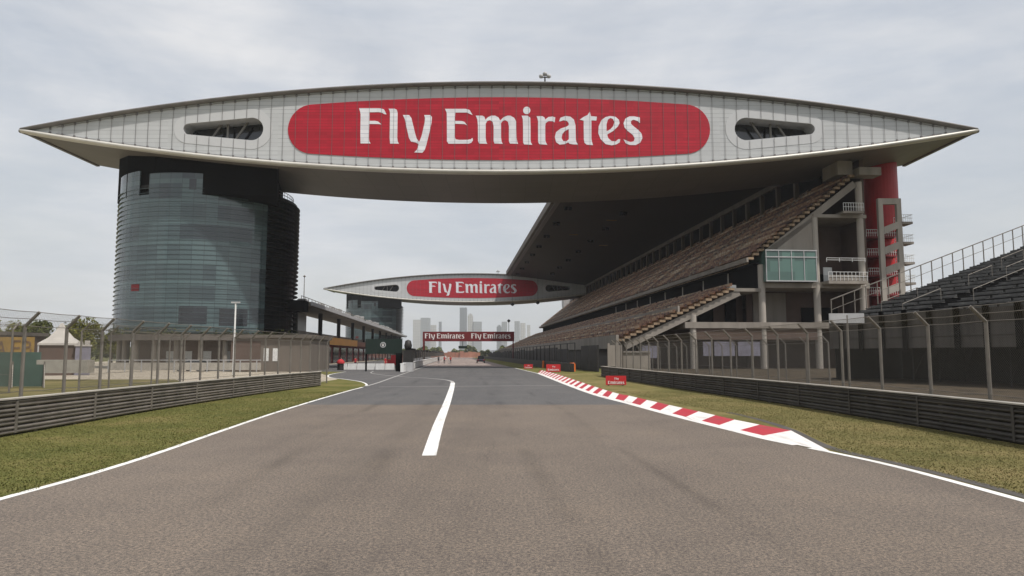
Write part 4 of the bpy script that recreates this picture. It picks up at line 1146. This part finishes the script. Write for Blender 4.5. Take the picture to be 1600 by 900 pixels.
# cars
def make_car(name,label,loc,rz,paint,suv=False):
    t=thing(name,label,'car',loc,rz)   # faces +Y, 1.8 wide, 4.4 long
    h=1.75 if suv else 1.45
    m=MB(); prof=[(-2.2,.35),(-2.25,.75),(-2.15,.95),(-1.2,1.0),(1.15,.98),(2.05,.85),(2.2,.6),(2.15,.33)]
    for a in (0,):
        n=len(prof); vs=[]
        for w_,k in ((.82,-1),(.90,-.97),(.90,.97),(.82,1)):
            pass
        lay=[(-.90,1.0),(-.80,1.03),(.80,1.03),(.90,1.0)]
        for x,s in lay: vs += [(x,y*(.985 if abs(x)>.85 else 1),z*(1 if z<.8 or abs(x)>.85 else s)) for y,z in prof]
        fs=[tuple(range(n-1,-1,-1)),tuple(range(3*n,4*n))]
        for j in range(3): fs += [(j*n+i,j*n+(i+1)%n,(j+1)*n+(i+1)%n,(j+1)*n+i) for i in range(n)]
        m.add(vs,fs)
    m.build('body',MT[paint],t)
    yb0,yb1,yt0,yt1=(-2.1,1.0,-1.9,.3) if suv else (-1.7,1.0,-1.1,.2)
    c=MB(); c.add([(-.80,yb0,.99),(.80,yb0,.99),(.80,yb1,.99),(-.80,yb1,.99),(-.66,yt0,h-.05),(.66,yt0,h-.05),(.66,yt1,h-.05),(-.66,yt1,h-.05)],[(0,1,5,4),(1,2,6,5),(2,3,7,6),(3,0,4,7),(4,5,6,7)])
    c.build('window',MT['window_dark'],t)
    c=MB(); c.box(-.67,.67,yt0,yt1,h-.05,h); c.build('roof',MT[paint],t)
    for x in (-.88,.88):
        for y in (-1.35,1.35):
            m=MB(); m.cyl((x-.1,y,.33),(x+.1,y,.33),.33,.33,18); w_=m.build('wheel',MT['black_rubber'],t)
            m=MB(); m.cyl((x-.11,y,.33),(x+.11,y,.33),.19,.19,12); m.build('rim',MT['grey_paint'],w_)
    for x in (-.7,.7):
        m=MB(); m.box(x-.14,x+.14,-2.27,-2.2,.68,.86); m.build('tail_lamp',MT['lamp_red'],t)
        m=MB(); m.box(x-.16,x+.16,2.1,2.19,.62,.76); m.build('headlight',MT['window_pale'],t)
    return t
make_car('parked_car','dark estate car stopped on the right edge of the distant straight',(-7.6,172,0),TRK,'car_dark',True)
make_car('parked_car','white car parked behind the low white fence in front of the glass tower',(-40.5,90,0),R(80),'car_white')

# ------------------------------------------------------------------ people
def make_person(name,label,loc,rz,top,bottom,pose=0,group=None):
    t=thing(name,label,'person',loc,rz,group)
    s=.10*pose
    J={'pel':(0,0,.95,.14,.10),'spine':(0,-.01,1.15,.13,.10),'chest':(0,0,1.36,.165,.11),'neck':(0,.0,1.50,.055,.055),'head0':(0,.015,1.58,.075,.085),'head1':(0,.02,1.66,.078,.095),'crown':(0,.0,1.74,.05,.06),
       'shL':(-.19,0,1.42,.06,.06),'elL':(-.26,-.03-s,1.14,.045,.045),'wrL':(-.27,.06-s*1.5,.90,.03,.03),'haL':(-.27,.08-s*1.5,.82,.035,.02),
       'shR':(.19,0,1.42,.06,.06),'elR':(.26,-.03+s,1.14,.045,.045),'wrR':(.27,.08+s*1.5,.90,.03,.03),'haR':(.27,.10+s*1.5,.82,.035,.02),
       'hiL':(-.10,0,.88,.09,.09),'knL':(-.11,.02+s,.50,.06,.06),'anL':(-.11,-.02+s*1.6,.09,.04,.045),'toL':(-.12,.16+s*1.6,.04,.04,.03),
       'hiR':(.10,0,.88,.09,.09),'knR':(.11,.02-s,.50,.06,.06),'anR':(.11,-.02-s*1.6,.09,.04,.045),'toR':(.12,.16-s*1.6,.04,.04,.03)}
    E=[('pel','spine'),('spine','chest'),('chest','neck'),('neck','head0'),('head0','head1'),('head1','crown'),('chest','shL'),('shL','elL'),('elL','wrL'),('wrL','haL'),('chest','shR'),('shR','elR'),('elR','wrR'),('wrR','haR'),
       ('pel','hiL'),('hiL','knL'),('knL','anL'),('anL','toL'),('pel','hiR'),('hiR','knR'),('knR','anR'),('anR','toR')]
    ks=list(J); me=bpy.data.meshes.new('p'); me.from_pydata([J[k][:3] for k in ks],[(ks.index(a),ks.index(b)) for a,b in E],[])
    o=bpy.data.objects.new('p',me); COL.objects.link(o)
    sk=o.modifiers.new('s','SKIN'); o.modifiers.new('u','SUBSURF').levels=1
    for i,k in enumerate(ks): me.skin_vertices[0].data[i].radius=J[k][3:5]
    me.skin_vertices[0].data[0].use_root=True
    dg=bpy.context.evaluated_depsgraph_get(); dg.update()
    res=bpy.data.meshes.new_from_object(o.evaluated_get(dg)); bpy.data.objects.remove(o)
    res.materials.clear()
    for k in ('skin',top,bottom,'black_rubber'): res.materials.append(MT[k])
    for p in res.polygons:
        c=p.center; p.use_smooth=True
        p.material_index = 3 if c.z<.10 else 2 if c.z<.97 and abs(c.x)<.235 else 0 if c.z>1.49 or c.z<.93 or (abs(c.x)>.2 and c.z<1.16) else 1
    b=link('body',res,t)
    m=MB(); m.lathe((0,-.005,1.66),[(.088,-.04),(.098,.02),(.085,.08),(.045,.115),(0,.122)],14); m.build('hair',MT['hair'],t,smooth=True)
    m=MB(); m.box(-.012,.012,.10,.125,1.61,1.65)
    for x in (-.03,.03): m.box(x-.01,x+.01,.095,.108,1.665,1.675)
    m.box(-.025,.025,.095,.104,1.575,1.583); m.build('face',MT['skin'],t)
    return t
G1='people walking on the distant straight'
make_person('person','person in dark clothes, leftmost of the walkers on the distant straight',(-16.6,160,0),R(10),'navy','navy',1,G1)
make_person('person','person in red top, in the middle of the walkers on the distant straight',(-14.9,156,0),R(190),'cloth_red','navy',-1,G1)
make_person('person','person in white top beside the rightmost walker on the distant straight',(-14.1,158,0),R(190),'cloth_white','cloth_white',1,G1)
make_person('person','person in black trousers and red top, rightmost of the walkers on the straight',(-13.3,153,0),R(185),'cloth_red','navy',1,G1)
G2='crew standing in the pit lane'
pl=[(-25.1,104,'navy','navy','crew person all in black standing by the left end of the white pit barrier'),
    (-23.9,108,'cloth_red','navy','crew person in red top behind the white pit barrier, left of the green gantry'),
    (-19.3,108,'cloth_red','cloth_red','crew person fully in red under the left part of the green gantry'),
    (-17.9,112,'cloth_white','navy','crew person in white top under the middle of the green gantry'),
    (-16.6,109,'navy','cloth_red','crew person in navy top and red trousers under the green gantry'),
    (-15.4,106,'cloth_red','navy','crew person in red top close to the right leg of the green gantry')]
for i,(x,y,a,b,lb) in enumerate(pl): make_person('person',lb,(x,y,0),R(170+25*i),a,b,(-1)**i*.6,G2)
# red/white pit equipment
tc_=thing('equipment_cart','red and white equipment cart in the pit lane under the green gantry','cart',(-18.6,116,0))
m=MB(); m.box(-1.8,2.0,-.5,.5,.35,1.3); m.box(-1.2,1.0,-.4,.4,1.3,2.0); m.build('cart_body',MT['red_paint'],tc_)
m=MB(); m.box(-1.9,2.1,-.55,.55,2.2,2.35); m.build('cart_canopy',MT['white_paint'],tc_)
for x in (-1.8,2.0):
    m=MB(); m.cyl((x,-.5,0.3),(x,-.5,2.2),.04,n=6); m.cyl((x,.5,.3),(x,.5,2.2),.04,n=6); m.build('cart_post',MT['galv'],tc_)
for x in (-1.3,1.4):
    for y in (-.55,.55): m=MB(); m.cyl((x,y-.08,.25),(x,y+.08,.25),.25,.25,14); m.build('wheel',MT['black_rubber'],tc_)

# ------------------------------------------------------------------ trees
def crown_mesh(seed,rx,rz,n,leaf,clumps=22):
    rj=random.Random(seed); m=MB(); cl=[]
    for i in range(clumps):
        a=rj.uniform(0,6.28); u=rj.uniform(-.8,1); r=rj.uniform(.25,.85)*math.sqrt(max(0,1-u*u*.7))
        cl.append((Vector((r*math.cos(a)*rx,r*math.sin(a)*rx,u*rz*.75)),rj.uniform(.28,.5)*rx))
    for i in range(n):
        c,r=rj.choice(cl); d=Vector((rj.gauss(0,1),rj.gauss(0,1),rj.gauss(0,.8)));d.normalize()
        p=c+d*r*rj.uniform(.55,1.05)
        a=Vector((rj.uniform(-1,1),rj.uniform(-1,1),rj.uniform(-.6,.6))).normalized()*leaf*rj.uniform(.6,1.3)
        b=a.cross(Vector((rj.uniform(-1,1),rj.uniform(-1,1),rj.uniform(-1,1)))).normalized()*leaf*.6
        m.add([p-a,p+b,p+a,p-b],[(0,1,2,3)])
    return m
def trunk_mesh(h,r,seed):
    rj=random.Random(seed); m=MB(); m.cyl((0,0,0),(.1,0,h*.55),r,r*.7,8); m.cyl((.1,0,h*.55),(0,.1,h*.9),r*.7,r*.25,8)
    for i in range(5):
        a=rj.uniform(0,6.28); z=h*rj.uniform(.4,.7); m.cyl((.08,0,z),(math.cos(a)*h*.25,math.sin(a)*h*.25,z+h*.22),r*.4,r*.12,6)
    return m
protos=[]
for s in range(3):
    protos.append((crown_mesh(20+s,3.6,3.2,5200,.26).build('crown',MT['leaf'] if s!=1 else MT['leaf_dark']),trunk_mesh(6.5,.24,s).build('trunk',MT['bark'])))
used=[False]*3
def put_tree(i,x,y,s,label,zc=5.6,group='trees behind the left yard'):
    t=thing('tree',label,'tree',(x,y,0),random.uniform(0,6),group)
    c0,t0=protos[i]
    if used[i]: c0=c0.copy(); t0=t0.copy(); COL.objects.link(c0); COL.objects.link(t0)
    used[i]=True
    c0.parent=t; t0.parent=t; c0.location=(0,0,zc*s); c0.scale=(s,s,s); t0.scale=(s,s,s)
put_tree(0,-91.5,150,1.08,'bushy olive tree just left of the near glass tower, right of a rounder tree')
put_tree(1,-98.5,146,1.05,'round dark olive tree behind the storage shed by the tent')
put_tree(2,-88.2,156,.82,'low olive tree touching the left edge of the near glass tower')
put_tree(2,-104,150,1.0,'wide olive tree rising above the tip of the white tent')
put_tree(0,-96,128,1.0,'olive tree left of the tent tip, behind the first inner fence post')
put_tree(1,-127,158,.95,'shorter dark tree behind the ochre hoarding')
put_tree(0,-142,165,.9,'small tree at the far left edge of the view')
# far wood
m=crown_mesh(77,1,1,10,.1); m=MB(); rj=random.Random(9)
def woodline(x0,y0,x1,y1,h,n,leaf):
    for i in range(n):
        u=rj.random(); x=x0+(x1-x0)*u; y=y0+(y1-y0)*u+rj.uniform(-8,8)
        hh=h*(.6+.25*math.sin(u*37)+.2*math.sin(u*91+1)+.1*math.sin(u*210)); z=hh*math.sqrt(rj.random())
        a=Vector((rj.uniform(-1,1),rj.uniform(-1,1),rj.uniform(-.7,.7))).normalized()*leaf; b=a.cross(Vector((rj.uniform(-1,1),rj.uniform(-1,1),rj.uniform(-1,1)))).normalized()*leaf*.7
        p=Vector((x,y,z)); m.add([p-a,p+b,p+a,p-b],[(0,1,2,3)])
woodline(-170,690,60,720,10,7000,1.4)
woodline(-420,420,-160,520,12,6000,1.4)
woodline(-330,230,-140,260,11,5000,.9)
tag(m.build('far_wood',MT['leaf_dark']),'dark line of trees closing the end of the straight','wood',kind='stuff')

# salmon barrier closing the straight
fb=thing('end_hoarding','salmon red advertising hoarding closing the far end of the straight','hoarding',W(-2,430),TRK)
m=MB(); 
for i in range(12): m.box(-14+i*2.5,-11.6+i*2.5,rr.uniform(-1,1),rr.uniform(1.1,1.4),0,2.9+rr.uniform(0,1.1))
m.build('hoarding_panel',MT['peach'],fb)

# ------------------------------------------------------------------ skyline
city=[(652,12,500,'city_pale','thin pale tower at the left end of the skyline',1900),
(665,13,497,'city_grey','grey tower left of the red banner gantry',1800),(677,9,508,'city_pale','short pale tower beside the grey tower',1850),
(688,4,503,'city_dark','needle thin dark tower above the left part of the banner',1900),
(724,10,481,'city_dark','tallest dark slab tower above the middle of the banner',1700),(735,8,490,'city_pale','pale slim tower right of the tallest dark tower',1750),
(746,13,503,'city_grey','broad grey tower right of the slim pale one',1750),
(780,7,508,'city_dark','narrow dark tower at the left of the right skyline group',1800),(788,8,503,'city_grey','grey tower second in the right skyline group',1850),
(808,8,502,'city_grey','tall grey tower above the right end of the banner',1850),
(817,7,505,'city_pale','pale tower just right of the banner end',1900),(826,5,508,'city_pale','last faint slim tower before the grandstand edge',1950),
]
for px,w,py,mt,lb,D in city:
    D*=2.1; flat=(int(px)%3!=0)
    X=(px-800)/1100*D; wm=w/1100*D; h=2.2+(553-py)/1100*D
    t=thing('tower_block',lb,'tower block',(X,D,0),random.uniform(-.2,.2),'towers of the hazy skyline')
    m=MB(); d=wm*.8
    m.box(-wm/2,wm/2,-d/2,d/2,0,h*(1 if flat else .94)); m.build('tower_body',MT[mt],t)
    if flat: continue
    m=MB(); m.box(-wm*.36,wm*.36,-d*.3,d*.3,h*.93,h*.98); m.box(-wm*.14,wm*.14,-d*.1,d*.1,h*.98,h); m.build('tower_crown',MT[mt],t)
lw=thing('low_shed_roof','long pale shed roof beyond the banner at the foot of the right skyline','building',(45,900,0))
m=MB(); m.box(-25,60,0,30,0,16); m.build('shed_wall',MT['city_pale'],lw)
m=MB(); m.extrude_y([(-27,16),(62,16),(60,21),(-20,19)],-2,32); m.build('shed_roof',MT['tent'],lw)

# ------------------------------------------------------------------ haze
m=MB(); m.box(-2000,2000,-20,4600,-1.2,330)
hz=m.build('haze',None); hz.data.materials.clear()
hm=bpy.data.materials.new('haze air'); hm.use_nodes=True; nt=hm.node_tree; nt.nodes.clear()
o_=nt.nodes.new('ShaderNodeOutputMaterial'); v_=nt.nodes.new('ShaderNodeVolumePrincipled')
v_.inputs['Color'].default_value=(.86,.89,.95,1); v_.inputs['Density'].default_value=.00014
nt.links.new(v_.outputs[0],o_.inputs['Volume']); hz.data.materials.append(hm); tag(hz,'thin grey haze over the whole circuit','haze',kind='stuff')

# ------------------------------------------------------------------ light, sky, camera
sd=Vector((.42,-.38,1.0)).normalized()
el=math.asin(sd.z); az=math.atan2(sd.x,sd.y)
sun=bpy.data.lights.new('sun','SUN'); sun.energy=4.0; sun.angle=R(1.5); sun.color=(1,.95,.89)
so=bpy.data.objects.new('sun',sun); COL.objects.link(so); so.rotation_euler=(-sd).to_track_quat('-Z','Y').to_euler(); so.location=(40,-20,90)
w=bpy.data.worlds.new('World'); sc.world=w; w.use_nodes=True; nt=w.node_tree; bg=nt.nodes['Background']
sky=nt.nodes.new('ShaderNodeTexSky'); sky.sky_type='NISHITA'; sky.sun_disc=False; sky.sun_elevation=el; sky.sun_rotation=az
sky.air_density=1.3; sky.dust_density=4.0; sky.altitude=0
tc=nt.nodes.new('ShaderNodeTexCoord'); mp=nt.nodes.new('ShaderNodeMapping'); mp.inputs['Scale'].default_value=(1.0,1.0,2.6)
nt.links.new(tc.outputs['Generated'],mp.inputs[0])
n1=nt.nodes.new('ShaderNodeTexNoise'); n1.inputs['Scale'].default_value=2.3; n1.inputs['Detail'].default_value=7; n1.inputs['Roughness'].default_value=.55; n1.inputs['Distortion'].default_value=.5
nt.links.new(mp.outputs[0],n1.inputs['Vector'])
cr=nt.nodes.new('ShaderNodeValToRGB'); cr.color_ramp.elements[0].position=.40; cr.color_ramp.elements[0].color=(.66,.66,.66,1); cr.color_ramp.elements[1].position=.62; cr.color_ramp.elements[1].color=(1,1,1,1)
nt.links.new(n1.outputs['Fac'],cr.inputs[0])
n2=nt.nodes.new('ShaderNodeTexNoise'); n2.inputs['Scale'].default_value=4.5; n2.inputs['Detail'].default_value=8; n2.inputs['Roughness'].default_value=.6
mp2=nt.nodes.new('ShaderNodeMapping'); mp2.inputs['Scale'].default_value=(.6,1.0,3.4); mp2.inputs['Location'].default_value=(3,1,0)
nt.links.new(tc.outputs['Generated'],mp2.inputs[0]); nt.links.new(mp2.outputs[0],n2.inputs['Vector'])
cr2=nt.nodes.new('ShaderNodeValToRGB'); cr2.color_ramp.elements[0].position=.3; cr2.color_ramp.elements[0].color=(5.2,5.6,6.25,1); cr2.color_ramp.elements[1].position=.72; cr2.color_ramp.elements[1].color=(7.4,7.4,7.5,1)
nt.links.new(n2.outputs['Fac'],cr2.inputs[0])
mx=nt.nodes.new('ShaderNodeMix'); mx.data_type='RGBA'
nt.links.new(cr.outputs[0],mx.inputs[0]); nt.links.new(sky.outputs[0],mx.inputs[6]); nt.links.new(cr2.outputs[0],mx.inputs[7])
nt.links.new(mx.outputs[2],bg.inputs[0]); bg.inputs[1].default_value=.114

cam=bpy.data.cameras.new('camera'); cam.sensor_width=36; cam.lens=36*1100/1600; cam.clip_start=.1; cam.clip_end=9000
co=bpy.data.objects.new('camera',cam); COL.objects.link(co); co.location=(0,0,2.2); co.rotation_euler=(math.pi/2+math.atan(103/1100),0,0); sc.camera=co
sc.render.engine='CYCLES'
sc.view_settings.view_transform='Standard'; sc.view_settings.look='None'; sc.view_settings.exposure=0; sc.view_settings.gamma=1
sc.cycles.use_denoising=True; sc.cycles.max_bounces=8; sc.cycles.transparent_max_bounces=16; sc.cycles.volume_bounces=1
sc.cycles.sample_clamp_indirect=8
